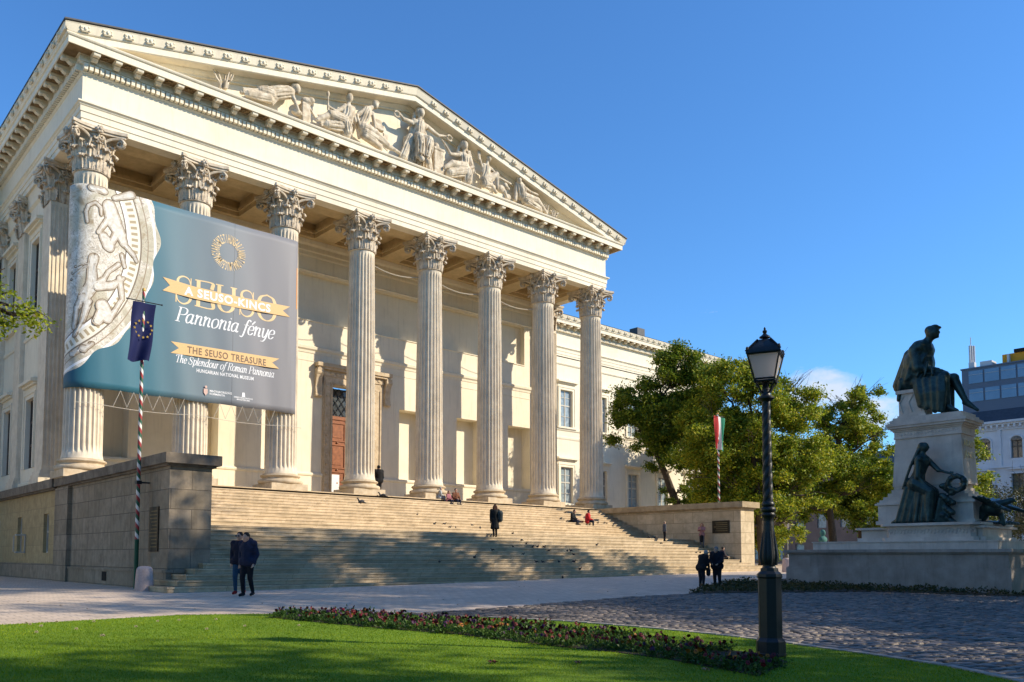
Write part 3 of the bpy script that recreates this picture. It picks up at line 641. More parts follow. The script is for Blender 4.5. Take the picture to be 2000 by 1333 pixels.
# ================================================================ PEDIMENT SCULPTURES
FY=YF-.12
def rel(pts,k): return (pts[k][0],pts[k][1])
def P3(p,dep=0): 
    z=18.0+(p[1]-18.0)*.97-.18
    return Vector((p[0]+.12,FY+.12-dep,z))
def sculpt(name,prims,vox=.027,label=None,folds=()):
    mb=MB()
    for pr in prims:
        if pr[0]=='c' and pr[3]>.19 and (Vector(pr[1])-Vector(pr[2])).length>.3:
            A0,B0=Vector((*pr[1],0)),Vector((*pr[2],0)); nx=Vector((-(B0-A0).y,(B0-A0).x,0)).normalized(); d0=pr[5] if len(pr)>5 else .35
            for kf in range(6):
                t_=-.85+1.7*kf/5; w1_,w2_=pr[3]*t_,pr[4]*t_*1.1; dd=math.sqrt(max(.05,1-t_*t_)); j_=random.uniform(-.06,.06)
                mb.cap(P3(A0+nx*w1_,d0+pr[3]*dd),P3(A0.lerp(B0,.5)+nx*((w1_+w2_)/2+j_),d0+(pr[3]+pr[4])/2*dd+.02),.035,.045,6); mb.cap(P3(A0.lerp(B0,.5)+nx*((w1_+w2_)/2+j_),d0+(pr[3]+pr[4])/2*dd+.02),P3(B0+nx*w2_,d0+pr[4]*dd),.045,.03,6)
        if pr[0]=='c': mb.cap(P3(pr[1],pr[5] if len(pr)>5 else .35),P3(pr[2],pr[6] if len(pr)>6 else (pr[5] if len(pr)>5 else .35)),pr[3],pr[4],9)
        elif pr[0]=='e': mb.ball(P3(pr[1],pr[3] if len(pr)>3 else .35),pr[2],12,8)
        elif pr[0]=='b': c=P3(pr[1],pr[3]); mb.box(c.x-pr[2][0],c.x+pr[2][0],c.y-pr[2][1],c.y+pr[2][1],c.z-pr[2][2],c.z+pr[2][2])
    for (a,b_,n,sp,r) in folds:
        A,B=Vector((*a,0)),Vector((*b_,0)); 
        for i in range(n):
            t=(i/(n-1)-.5)*sp; nx=Vector((-(B-A).y,(B-A).x,0)).normalized()
            mb.cap(P3(A+nx*t*.6,.42+.12*math.cos(t*2)),P3(B+nx*t*1.3,.40+.12*math.cos(t*2)),r,r*.8,6)
    o=mb.remesh(name,ORN,pediment,vox,1); return o
sculpt('reclining_figure',[('e',(8.71,19.44),(.20,.20,.25),.5),('e',(8.66,19.52),(.24,.2,.22),.42),('c',(8.6,19.3),(8.35,19.15),.13,.24,.45),('c',(8.35,19.15),(7.45,18.72),.30,.30,.4),('c',(7.45,18.65),(6.85,18.65),.27,.2,.45),('c',(6.85,18.6),(5.95,18.24),.19,.10,.4),('c',(7.3,18.4),(6.2,18.2),.22,.14,.5),('c',(8.45,19.15),(8.54,18.79),.12,.10,.55),('c',(8.54,18.79),(8.75,18.35),.10,.08,.6),('c',(8.2,19.25),(7.75,19.25),.12,.1,.3),('c',(7.75,19.25),(6.95,18.82),.10,.07,.3),('c',(6.6,18.68),(8.8,19.72),.045,.045,.28),('e',(8.8,18.3),(.3,.2,.14),.4)],folds=[((7.9,18.95),(7.3,18.3),5,.35,.05),((7.4,18.75),(6.0,18.25),4,.25,.045)])
def tuft(name,x,z,n,h,sp):
    mb=MB()
    for k in range(n):
        a=random.uniform(-1,1); p=[Vector((x+a*sp*.4,FY-.1-.3*random.random(),z))]
        for q in range(1,5): t=q/4; p.append(p[0]+Vector((a*sp*t*t,-.1*t+.0,h*(.6+.4*random.random())*t*(1.15-.3*t*abs(a)))))
        mb.tube(p,[.06,.075,.06,.045,.02],5)
    mb.build(name,ORN,pediment,True)
tuft('acanthus_tuft',5.2,17.9,12,.85,.4); tuft('acanthus_tuft',26.1,17.85,9,.6,.3); tuft('acanthus_tuft',26.85,17.85,7,.5,.3)
sculpt('rock_with_urn',[('b',(9.3,18.4),(.22,.2,.55),.25),('e',(9.4,19.12),(.34,.25,.2),.3),('e',(9.55,19.2),(.2,.2,.16),.4),('c',(9.6,18.8),(9.85,18.5),.07,.05,.3)])
sculpt('seated_muse',[('e',(11.69,20.13),(.19,.2,.25),.5),('c',(11.68,19.95),(11.67,19.7),.10,.12,.45),('c',(11.45,19.55),(11.9,19.6),.18,.18,.45),('c',(11.67,19.5),(11.5,18.8),.30,.36,.42),('c',(11.45,18.75),(10.55,18.8),.30,.2,.5,.6),('c',(10.55,18.78),(9.85,18.28),.19,.10,.55),('c',(11.4,18.6),(11.55,18.1),.34,.24,.5),('c',(11.3,18.4),(10.4,18.2),.26,.2,.5),('c',(11.42,19.5),(10.92,19.1),.13,.11,.5),('c',(10.92,19.1),(10.5,19.2),.10,.07,.5),('c',(10.46,19.05),(10.45,19.75),.06,.05,.5),('e',(10.45,19.85),(.09,.09,.16),.5),('c',(11.9,19.5),(12.05,19.0),.12,.1,.5)],folds=[((11.3,18.9),(10.0,18.3),6,.4,.05),((11.6,19.5),(11.55,18.9),5,.4,.04),((11.5,18.7),(11.6,18.05),5,.5,.05)])
sculpt('leaning_man',[('e',(13.26,20.33),(.17,.18,.22),.5),('e',(13.3,20.45),(.2,.18,.14),.48),('c',(13.15,20.2),(12.85,19.95),.11,.16,.45),('c',(12.8,19.85),(12.45,18.95),.27,.25,.4),('c',(12.5,18.8),(13.2,18.75),.27,.2,.5,.6),('c',(13.2,18.75),(14.0,18.4),.19,.13,.6),('c',(12.6,18.6),(14.3,18.3),.25,.12,.5),('c',(12.6,18.4),(13.6,18.1),.2,.15,.5),('c',(14.3,18.3),(14.75,18.2),.1,.09,.55),('c',(12.64,19.83),(12.1,19.3),.12,.1,.5),('c',(12.1,19.3),(12.3,18.8),.10,.08,.55),('c',(13.1,19.8),(13.25,19.1),.11,.09,.5)],folds=[((12.6,18.8),(14.1,18.3),5,.35,.05)])
sculpt('books_and_lyre',[('b',(13.7,19.35),(.26,.12,.14),.2),('b',(13.75,19.68),(.22,.03,.2),.08),('b',(14.2,18.95),(.17,.05,.28),.12)],.03)
sculpt('enthroned_woman',[('e',(16.17,20.93),(.19,.2,.25),.6),('e',(16.15,20.97),(.27,.2,.33),.5),('c',(16.13,20.7),(16.1,20.5),.11,.14,.55),('c',(15.75,20.3),(16.45,20.3),.19,.19,.5),('c',(16.1,20.3),(16.05,19.6),.30,.28,.5),('c',(16.0,19.5),(15.85,19.3),.32,.26,.5,.85),('c',(16.2,19.5),(16.5,19.35),.3,.26,.5,.85),('c',(15.85,19.3),(15.9,18.35),.26,.2,.85,.75),('c',(16.5,19.3),(16.3,18.3),.26,.2,.85,.75),('b',(16.1,18.7),(.75,.2,.75),.25),('c',(15.95,18.1),(15.95,18.1),.16,.14,.95),('c',(16.35,18.05),(16.35,18.05),.16,.14,.95),('c',(15.62,20.2),(15.05,20.2),.14,.11,.5),('c',(15.05,20.2),(14.76,20.45),.09,.06,.5),('c',(16.63,20.33),(17.4,20.1),.14,.10,.5),('c',(17.4,20.1),(17.95,20.25),.09,.06,.5),('c',(15.95,20.9),(15.6,19.4),.12,.16,.3),('c',(16.4,20.9),(16.75,19.4),.12,.16,.3),('c',(15.6,19.4),(15.1,18.1),.22,.24,.4),('c',(16.7,19.3),(16.9,18.0),.18,.22,.4)],folds=[((15.9,19.2),(15.7,18.1),5,.5,.05),((16.45,19.2),(16.6,18.0),5,.6,.05),((16.1,20.4),(16.0,19.5),5,.5,.04),((15.5,19.2),(15.1,18.0),4,.4,.05)])
w_=MB()
for (x,z) in ((14.6,20.30),(18.18,20.2)):
    c=P3((x,z),.55); w_.tube([(c.x+.17*math.cos(a),c.y,c.z+.15*math.sin(a)) for a in [k*PI/8 for k in range(17)]],.045,6)
w_.build('wreath',ORN,pediment,True)
sculpt('altar',[('b',(17.45,18.55),(.32,.26,.72),.3),('b',(17.45,19.3),(.38,.3,.06),.3),('e',(17.42,19.55),(.2,.18,.2),.3)],.03)
sculpt('veiled_woman',[('e',(19.25,20.13),(.18,.2,.24),.6),('e',(19.27,20.17),(.27,.2,.32),.48),('c',(19.25,19.95),(19.26,19.7),.1,.13,.5),('c',(18.98,19.55),(19.55,19.58),.17,.17,.45),('c',(19.27,19.5),(19.3,18.95),.28,.28,.45),('c',(19.3,18.9),(18.3,18.72),.28,.2,.5,.65),('c',(18.3,18.72),(17.75,18.3),.19,.1,.65),('c',(19.3,18.6),(18.2,18.15),.3,.25,.5),('c',(19.4,18.7),(19.5,18.1),.32,.28,.5),('c',(18.88,19.46),(18.3,19.32),.12,.1,.5),('c',(18.3,19.32),(17.9,19.75),.09,.07,.5),('c',(17.9,19.75),(17.66,19.98),.05,.04,.5),('c',(19.5,20.1),(19.9,18.9),.12,.2,.35),('c',(19.05,20.1),(18.9,19.6),.1,.09,.35),('c',(19.71,19.55),(19.85,19.05),.13,.11,.5),('c',(19.85,19.05),(19.5,18.8),.1,.08,.6)],folds=[((19.2,18.8),(18.0,18.35),6,.4,.05),((19.45,18.8),(19.55,18.05),5,.5,.05),((19.25,19.6),(19.3,19.0),5,.4,.04),((19.6,19.9),(19.95,18.7),3,.25,.05)])
sculpt('youth_with_palm',[('e',(21.1,19.99),(.17,.18,.22),.55),('c',(21.05,19.8),(21.03,19.6),.09,.11,.5),('c',(20.8,19.48),(21.3,19.42),.15,.15,.45),('c',(21.02,19.4),(20.8,18.65),.24,.24,.45),('c',(20.75,18.5),(21.62,19.12),.24,.17,.5,.65),('c',(21.65,19.1),(21.68,18.3),.15,.1,.65),('c',(20.8,18.35),(21.35,18.4),.25,.16,.5),('c',(21.35,18.3),(21.6,18.05),.12,.1,.6),('c',(21.35,19.4),(21.9,19.1),.11,.09,.5),('c',(21.9,19.1),(22.9,19.0),.08,.06,.5),('c',(21.5,19.7),(23.1,19.2),.04,.04,.3),('c',(20.8,19.45),(20.65,19.0),.1,.09,.5),('c',(20.65,19.3),(20.3,20.3),.06,.05,.5),('e',(20.4,20.05),(.13,.08,.38),.5)],folds=[((20.9,18.7),(21.4,18.2),5,.35,.05)])
sculpt('crouching_dog',[('e',(22.2,18.5),(.3,.2,.24),.4),('e',(22.45,18.75),(.17,.15,.17),.5),('c',(22.45,18.7),(22.7,18.6),.1,.07,.55),('c',(22.4,18.4),(22.6,18.05),.1,.09,.5),('e',(22.75,18.15),(.2,.18,.2),.4)],.03)
sculpt('bearded_river_god',[('e',(23.53,19.55),(.17,.18,.23),.55),('e',(23.5,19.36),(.14,.16,.2),.6),('c',(23.6,19.35),(23.7,19.2),.12,.18,.45),('c',(23.7,19.15),(23.85,18.55),.29,.28,.42),('c',(23.9,18.5),(25.0,18.55),.28,.2,.5,.6),('c',(25.0,18.55),(25.85,18.12),.19,.1,.6,.5),('c',(24.1,18.3),(25.3,18.1),.26,.18,.5),('c',(24.0,19.1),(24.6,18.95),.13,.1,.5),('c',(24.6,18.95),(25.1,18.97),.09,.07,.55),('c',(23.45,19.2),(23.35,18.2),.13,.14,.4)],folds=[((24.0,18.6),(25.6,18.2),5,.35,.05)])
# ================================================================ BANNER
def brow(): return ramp
mt,nt,N_,L_,P_=newmat('printed_banner')
uv=N_.new('ShaderNodeUVMap'); uv.uv_map='UVMap'; sp=N_.new('ShaderNodeSeparateXYZ'); L_.new(uv.outputs[0],sp.inputs[0]); U,V=sp.outputs[0],sp.outputs[1]
base=ramp(nt,math_(nt,'DIVIDE',math_(nt,'ADD',U,1.0),11.0),[(0,(.012,.10,.15)),(.28,(.035,.15,.20)),(.5,(.13,.18,.21)),(.75,(.20,.20,.215)),(1,(.21,.20,.205))])  # teal print; the greying to the right paints in the cloth's grazing sheen
dx=math_(nt,'ADD',U,3.6); dz=math_(nt,'SUBTRACT',V,9.8)
rad=math_(nt,'SQRT',math_(nt,'ADD',math_(nt,'MULTIPLY',dx,dx),math_(nt,'MULTIPLY',dz,dz)))
ang=math_(nt,'ARCTAN2',dz,dx)
edge=math_(nt,'ADD',6.15,math_(nt,'ADD',math_(nt,'MULTIPLY',math_(nt,'SINE',math_(nt,'MULTIPLY',ang,23)),.09),math_(nt,'MULTIPLY',math_(nt,'SINE',math_(nt,'MULTIPLY',ang,9)),.10)))
nz=noise(nt,uv.outputs[0],1.1,7,.6,1.6); nz2=noise(nt,uv.outputs[0],3.2,8,.65,2.2)
relief=ramp(nt,nz2,[(.30,(.22,.16,.10)),(.41,(.75,.70,.62)),(.47,(.50,.42,.30)),(.53,(.82,.78,.70)),(.60,(.62,.55,.42)),(.68,(.85,.83,.78))])
calm=ramp(nt,nz,[(.35,(.40,.36,.26)),(.5,(.58,.53,.40)),(.65,(.34,.26,.16))])
plate=mix(nt,calm,relief,ramp(nt,noise(nt,uv.outputs[0],.75,4,.5,1.0),[(.42,(0,0,0)),(.52,(1,1,1))]))
line=ramp(nt,math_(nt,'ABSOLUTE',math_(nt,'SUBTRACT',nz,.5)),[(0,(1,1,1)),(.014,(0,0,0))]); plate=mix(nt,plate,(.14,.10,.06),math_(nt,'MULTIPLY',line,.75))
def ring(r0,w_,col,src,ticks=0):
    d=math_(nt,'ABSOLUTE',math_(nt,'SUBTRACT',rad,r0)); k=math_(nt,'LESS_THAN',d,w_)
    if ticks: k=math_(nt,'MULTIPLY',k,math_(nt,'GREATER_THAN',math_(nt,'SINE',math_(nt,'MULTIPLY',ang,ticks)),.1))
    return mix(nt,src,col,k)
plate=ring(5.2,.24,(.80,.74,.60),plate); plate=ring(5.2,.13,(.42,.33,.2),plate,130); plate=ring(4.93,.05,(.9,.88,.84),plate); plate=ring(4.86,.025,(.15,.11,.07),plate); plate=ring(5.46,.03,(.2,.15,.1),plate); plate=ring(6.05,.05,(.9,.88,.84),plate); plate=ring(5.75,.02,(.3,.22,.14),plate)
msk=math_(nt,'LESS_THAN',rad,edge); col=mix(nt,base,plate,msk)
seam=math_(nt,'LESS_THAN',math_(nt,'ABSOLUTE',math_(nt,'SUBTRACT',U,6.05)),.012); col=mix(nt,col,(.03,.04,.05),math_(nt,'MULTIPLY',seam,.6))
L_.new(col,P_.inputs['Base Color']); P_.inputs['Roughness'].default_value=.55; P_.inputs['Specular IOR Level'].default_value=.35; P_.inputs['Sheen Weight'].default_value=.2
BAN=mt
banner=empty('banner',(4.5,-.85,3.6),'huge blue grey exhibition banner with gold lettering stretched across the three leftmost columns','banner')
pth=[]; RB=.80
for k in range(9): a=R(178)+R(92)*k/8; pth.append((RB*math.cos(a),RB*math.sin(a)))
for k in range(1,40): pth.append((9*k/40,-RB))
for k in range(7): a=R(270)+R(24)*k/6; pth.append((9+RB*math.cos(a),RB*math.sin(a)))
arc=[0]
for a,b in zip(pth[:-1],pth[1:]): arc.append(arc[-1]+math.dist(a,b))
off=[u for u,p in zip(arc,pth) if abs(p[0])<1e-6][0] if any(abs(p[0])<1e-6 for p in pth) else arc[8]
nzv=28; vs=[];uvs=[]
def wrk(U_,z):
    t=(z-3.62)/8.38; return (.022*math.sin(U_*2.1+t*3)+.016*math.sin(U_*5.3+t*6)*(1-t)) if 0<U_<9 else 0
for j in range(nzv+1):
    t=j/nzv
    for (x,y_),u in zip(pth,arc):
        U_=u-off; wr=wrk(U_,3.62+8.38*t)
        z=3.62+8.38*t+(.035*math.sin(U_*PI/2.25)**2 if j==0 and 0<U_<9 else 0)
        vs.append((x,y_-wr,z)); uvs.append((U_,z))
n=len(pth); mb=MB(); mb.add(vs,[(j*n+k,j*n+k+1,(j+1)*n+k+1,(j+1)*n+k) for j in range(nzv) for k in range(n-1)])
sheet=mb.build('banner_sheet',BAN,banner,True,ang=60)
ul=sheet.data.uv_layers.new(name='UVMap')
for lp in sheet.data.loops: ul.data[lp.index].uv=uvs[lp.vertex_index]
md=sheet.modifiers.new('thick','SOLIDIFY'); md.thickness=.008; md.offset=1
# orange-printed return and lacing
q=MB(); a0=R(300)
q.add([(9+(RB+.012)*math.cos(R(289+4*k/4)),(RB+.012)*math.sin(R(289+4*k/4)),z) for z in (8.7,10.7) for k in range(5)],[(k,k+1,k+6,k+5) for k in range(4)]); ORNG=plain('orange_print',(.75,.32,.08)); q.build('printed_stripe',ORNG,banner)
CORD=plain('cord',(.62,.56,.46),.8); q=MB(); path=[]
for k in range(61):
    x=-.6+10.2*k/60; bay=min((x/4.5)%1,1); y_=-.86 if abs((x/4.5)-round(x/4.5))<.19 else -.84; path.append((x,y_-.0,3.02-.10*math.sin(PI*((x/4.5)%1))+.0))
q.tube(path,.012,5); q.build('lacing_cord',CORD,banner)
q=MB(); x=.9; up=False
for k in range(30):
    x2=x+.27; 
    if not(abs((x+.13)/4.5-round((x+.13)/4.5))<.16): q.tube([(x,-.86,3.66 if up else 3.0),(x2,-.86,3.0 if up else 3.66)],.010,4)
    x=x2; up=not up
tag(q.build('lacing_zigzag',CORD,banner),kind=None)
# printed relief figures on the plate: cream bodies with dark outlines, bent round the column with the cloth
def bmap(U_,z,dp):
    k=0
    for k in range(len(arc)-1):
        if arc[k+1]-off>=U_: break
    t=(U_-(arc[k]-off))/(arc[k+1]-arc[k]); x=pth[k][0]+(pth[k+1][0]-pth[k][0])*t; y_=pth[k][1]+(pth[k+1][1]-pth[k][1])*t
    tx,ty=pth[k+1][0]-pth[k][0],pth[k+1][1]-pth[k][1]; l=math.hypot(tx,ty); dp=dp-.031+wrk(U_,z); return (x+ty/l*(dp+.045),y_-tx/l*(dp+.045),z)
def zc_(zx,zy):
    px,y=130+zx/3.51,360+zy/3.51; return (.53+(px-215)*.0212,11.32-(y-400-.2*(px-215))*.0216)
FIG=[[(295,150),(330,260),44,50],[(330,260),(380,350),48,36],[(380,350),(400,400),34,26],[(400,400),(470,480),18,14],[(470,480),(490,520),12,9],[(265,360),(300,420),30,40],[(290,240),(230,330),20,12],[(350,330),(300,440),26,16],
[(205,505),(195,560),30,24],[(195,560),(200,680),26,34],[(200,690),(150,770),40,34],[(150,770),(110,830),30,20],[(110,830),(95,960),18,12],[(220,680),(275,650),22,16],[(275,650),(300,600),14,12],[(300,600),(370,545),12,14],[(230,700),(330,690),26,26],[(330,690),(405,640),24,12],[(180,800),(150,920),24,16],[(150,920),(100,1010),16,12],
[(270,830),(300,900),44,44],[(240,930),(280,860),30,40],[(160,560),(70,590),9,4],[(165,570),(60,630),8,4],[(175,545),(90,550),8,4],[(330,900),(400,780),16,12],[(400,780),(380,640),16,20],
[(150,190),(165,150),10,10],[(165,150),(205,130),10,10],[(205,130),(240,160),10,10],[(240,160),(245,210),10,8],[(150,190),(160,260),10,8],[(90,1130),(160,1110),20,26],[(160,1110),(210,1080),22,14],[(390,480),(410,560),14,10],[(440,60),(330,90),26,16],[(180,30),(260,50),22,22]]
def pcaps(mb,grow,dp):
    for a_,b_,r0_,r1_ in FIG:
        A=Vector((*zc_(*a_),0)); B=Vector((*zc_(*b_),0)); r0_,r1_=max(.012,r0_*.0061+grow),max(.012,r1_*.0061+grow)
        d_=(B-A).normalized(); n_=Vector((-d_.y,d_.x,0)); ps=[]
        for k in range(9): a=PI/2+PI*k/8; ps.append(A+(d_*math.cos(a)+n_*math.sin(a))*r0_*(1+.06*math.sin(k*7)))
        for k in range(9): a=-PI/2+PI*k/8; ps.append(B+(d_*math.cos(a)+n_*math.sin(a))*r1_*(1+.06*math.sin(k*5)))
        c2=(A+B)/2; dp+=.00009; m_=len(mb.v); mb.add([bmap(c2.x,c2.y,dp)]+[bmap(p.x,p.y,dp) for p in ps],[(0,1+k,1+(k+1)%18) for k in range(18)])
q=MB(); pcaps(q,.036,.004); q.build('printed_figures',M('print_outline',(.13,.09,.06),(.36,.28,.18),scale=4,mott=0),sheet)
q=MB(); pcaps(q,.0,.009); q.build('printed_figures',M('print_cream',(.72,.68,.60),(.38,.28,.18),scale=5,mott=.2,mscale=3),sheet)
q=MB(); pcaps(q,-.055,.013) ; q.build('printed_figures',M('print_highlight',(.82,.80,.74),(.56,.50,.40),scale=7,mott=.1),sheet)
# ---- glyph engine (contrast pen) for the serif words
def cr(pts,n=7):
    if len(pts)<3: return [Vector((*p,0)) for p in pts]
    P=[Vector((*p,0)) for p in pts]; P=[2*P[0]-P[1]]+P+[2*P[-1]-P[-2]]; o=[]
    for i in range(1,len(P)-2):
        for k in range(n):
            t=k/n; a,b,c,d=P[i-1:i+3]; o.append(.5*((2*b)+(c-a)*t+(2*a-5*b+4*c-d)*t*t+(3*b-a-3*c+d)*t**3))
    o.append(P[-2]); return o
G={'S':[[(.50,.54),(.43,.71),(.27,.76),(.12,.69),(.09,.56),(.20,.45),(.38,.34),(.50,.2),(.43,.05),(.26,-.02),(.10,.05),(.04,.24)],[(.50,.50),(.50,.74)],[(.04,.26),(.04,.0)]],
'E':[[(.12,0),(.12,.74)],[(.02,.74),(.54,.74),(.55,.56)],[(.02,0),(.56,0),(.58,.2)],[(.12,.38),(.40,.38)],[(.40,.30),(.40,.47)]],
'U':[[(.10,.74),(.10,.2),(.2,.02),(.38,-.01),(.54,.1),(.58,.3),(.58,.74)],[(0,.74),(.22,.74)],[(.48,.74),(.68,.74)]],
'O':[[(.36,.76),(.14,.66),(.05,.37),(.14,.08),(.36,-.02),(.58,.08),(.67,.37),(.58,.66),(.36,.76)]],
'P':[[(.12,0),(.12,.74)],[(0,.74),(.36,.74),(.52,.66),(.53,.48),(.38,.38),(.12,.37)],[(0,0),(.26,0)]],
'a':[[(.36,.42),(.24,.49),(.08,.38),(.05,.16),(.14,0),(.28,.06),(.36,.2)],[(.38,.48),(.36,.1),(.42,0),(.50,.06)]],
'n':[[(.02,.42),(.09,.48),(.09,0)],[(.10,.3),(.22,.46),(.34,.44),(.35,.3),(.35,.08),(.40,0),(.47,.05)]],
'm':[[(.02,.42),(.09,.48),(.09,0)],[(.10,.3),(.20,.46),(.30,.42),(.30,0)],[(.31,.3),(.42,.46),(.52,.42),(.52,.08),(.57,0),(.63,.05)]],
'o':[[(.22,.49),(.08,.40),(.05,.22),(.12,.03),(.23,-.01),(.37,.08),(.41,.27),(.34,.44),(.22,.49)]],
'i':[[(.02,.42),(.10,.48),(.10,.06),(.15,0),(.2,.05)],[(.10,.64),(.11,.66)]],
'f':[[(.38,.70),(.28,.78),(.18,.66),(.14,.3),(.10,-.08),(.02,-.2),(-.08,-.16)],[(.02,.47),(.30,.47)]],
'e':[[(.07,.24),(.34,.27),(.34,.42),(.22,.49),(.09,.4),(.05,.2),(.12,.02),(.24,-.01),(.37,.1)]],
'y':[[(.03,.44),(.08,.48),(.10,.14),(.18,0),(.30,.08),(.36,.3)],[(.38,.48),(.35,.02),(.24,-.2),(.08,-.22)]],
'T':[[(.28,0),(.28,.74)],[(.0,.6),(.04,.74),(.54,.74),(.58,.6)],[(.16,0),(.40,0)]],
'h':[[(.02,.74),(.09,.76),(.09,0)],[(.10,.3),(.22,.46),(.34,.44),(.35,.3),(.35,.08),(.40,0),(.47,.05)]],
'p':[[(.02,.42),(.09,.48),(.09,-.24)],[(.10,.34),(.24,.48),(.38,.4),(.40,.2),(.30,.0),(.16,.0),(.10,.1)]],
'l':[[(.02,.72),(.09,.76),(.09,.08),(.14,0),(.2,.05)]],
'd':[[(.36,.40),(.24,.49),(.08,.38),(.05,.16),(.14,0),(.28,.06),(.36,.2)],[(.30,.74),(.38,.76),(.37,.1),(.42,0),(.50,.06)]],
'u':[[(.02,.42),(.09,.48),(.09,.12),(.16,0),(.28,.06),(.35,.2)],[(.37,.48),(.36,.1),(.41,0),(.48,.05)]],
'r':[[(.02,.42),(.09,.48),(.09,0)],[(.10,.3),(.2,.46),(.32,.46)]],
'R':[[(.12,0),(.12,.74)],[(0,.74),(.36,.74),(.50,.66),(.50,.48),(.36,.39),(.12,.38)],[(.30,.38),(.44,.1),(.52,0),(.62,.03)],[(0,0),(.26,0)]]}
ADV={'S':.62,'E':.68,'U':.76,'O':.78,'P':.56,'a':.52,'n':.50,'m':.66,'o':.46,'i':.23,'f':.30,'e':.42,'y':.44,'T':.56,'h':.50,'p':.46,'l':.22,'d':.52,'u':.50,'r':.32,'R':.62,' ':.24}
def serif(text,size,thick,thin,shear=0):
    mb=MB(); x0=0
    for ch in text:
        base_='e' if ch=='é' else ch
        strokes=list(G.get(base_,[]))
        if ch=='é': strokes=strokes+[[(.20,.58),(.34,.76)]]
        for si,stx in enumerate(strokes):
            p=cr(stx); n_=len(p); vs=[]
            for i in range(n_):
                tg=(p[min(i+1,n_-1)]-p[max(i-1,0)]).normalized(); w2=(thin+(thick-thin)*abs(tg.y)**1.5)/2 if base_!='S' else ((thin+(thick-thin)*max(0,math.sin(PI*i/(n_-1)))**4)/2 if si==0 else thin/2)
                nn=Vector((-tg.y,tg.x,0)); ext=tg*(-.01 if i==0 else .01 if i==n_-1 else 0)
                for sg in (1,-1): q_=p[i]+ext+nn*w2*sg; X=(q_.x+x0+shear*q_.y)*size; vs.append((X,q_.y*size,0))
            mb.add(vs,[(2*i,2*i+1,2*i+3,2*i+2) for i in range(n_-1)])
        x0+=ADV.get(base_,.4)
    return mb,x0*size
def on_banner(mb,x,z,name,mat,depth=.014,width=None,ang_=0,natw=None,zs=1):
    sx=(width/natw) if width else 1; out_=MB(); vs=[]
    for p in mb.v:
        X=p[0]*sx; Z=p[1]*zs; X2=X*math.cos(ang_)-Z*math.sin(ang_); Z2=X*math.sin(ang_)+Z*math.cos(ang_)
        vs.append((x+X2,-RB-depth-(wrk(x+X2,z+Z2) if depth<.035 else 0)-p[2]*.3,z+Z2))
    out_.add(vs,mb.f); o=out_.build(name,mat,sheet); return o
WH=plain('white_print',(.80,.80,.80),.6,.05); GD=plain('gold_print',(.78,.50,.22),.55,.15); GD2=plain('pale_gold_print',(.80,.58,.30),.55,.12); BR=plain('brown_print',(.20,.13,.08),.6,.1)
# big SEUSO, ribbons and words
mb,wd=serif('SEUSO',1.55,.12,.03); on_banner(mb,3.34,7.86,'lettering',GD2,.014,4.98,0,wd)
q=MB(); pts=[(2.80,8.74),(5,8.62),(8.9,8.66),(8.55,8.42),(8.9,8.12),(5,8.02),(2.80,8.18),(3.12,8.46)]; q.prism([(2.80,8.80),(4.2,8.68),(6.2,8.66),(8.9,8.72),(8.52,8.46),(8.9,8.22),(6.2,8.14),(4.2,8.14),(2.80,8.22),(3.12,8.5)],lambda p,t:(p[0],-RB-t,p[1]),.040,.043); q.build('ribbon',GD,sheet)
tm=text_mesh('A SEUSO-KINCS',.5,.018,0,1.12); wd=max(p[0] for p in tm.v); on_banner(tm,3.78,8.25,'lettering',WH,.047,4.1,0,wd)
mb,wd=serif('Pannonia fénye',.86,.10,.03,.30); on_banner(mb,3.38,7.02,'lettering',WH,.014,4.7,0,wd)
q=MB(); q.prism([(3.22,6.08),(8.38,6.14),(8.02,5.90),(8.38,5.66),(3.22,5.58),(3.58,5.84)],lambda p,t:(p[0],-RB-t,p[1]),.040,.043); q.build('ribbon',GD,sheet)
tm=text_mesh('THE SEUSO TREASURE',.42,.008,0,1.12); wd=max(p[0] for p in tm.v); on_banner(tm,3.95,5.70,'lettering',BR,.047,3.75,0,wd)
mb,wd=serif('The Splendour of Roman Pannonia',.44,.11,.04,.30); on_banner(mb,3.42,5.22,'lettering',WH,.014,4.72,0,wd)
tm=text_mesh('HUNGARIAN NATIONAL MUSEUM',.22,.006,0,1.1); wd=max(p[0] for p in tm.v); on_banner(tm,4.4,4.93,'lettering',WH,.014,2.7,0,wd,1.0)
q=MB(); c_='HUNGARIAN NATIONAL MUSEUM MAGYAR NEMZETI '; 
for k,ch in enumerate('HUNGARIANNATIONALMUSEUMMAGYARNEMZETI'):
    a=2*PI*k/36; tm=text_mesh(ch,1,.012,0,1,'CENTER'); b=[(p[0]*.14,p[1]*.56,p[2]) for p in tm.v]
    vs=[(5.76+(X)*math.cos(a)+(Z+.44)*math.sin(a)*1.0,-RB-.032-p2*.3,10.58-(X)*math.sin(a)+(Z+.44)*math.cos(a)) for X,Z,p2 in b]; q.add(vs,tm.f)
q.build('ring_emblem',GD2,sheet)
q=MB(); q.prism([(4.74,4.24),(4.92,4.24),(4.92,4.06),(4.83,3.94),(4.74,4.06)],lambda p,t:(p[0],-RB-t,p[1]),.032,.036); q.ball((4.83,-RB-.05,4.32),(.06,.01,.06),6,4); q.build('crest',plain('crest_print',(.72,.5,.42)),sheet)
tm=text_mesh('MAGYARORSZÁG\nKORMÁNYA',.13,.003); on_banner(tm,5.02,4.14,'lettering',WH)
q=MB(); q.prism([(6.56,4.3),(6.68,4.3),(6.70,4.1),(6.54,4.1)],lambda p,t:(p[0],-RB-t,p[1]),.032,.036); q.build('crest',WH,sheet)
tm=text_mesh('EMBERI ERŐFORRÁSOK\nMINISZTÉRIUMA',.09,.002,0,1,'CENTER'); on_banner(tm,6.62,4.02,'lettering',WH)
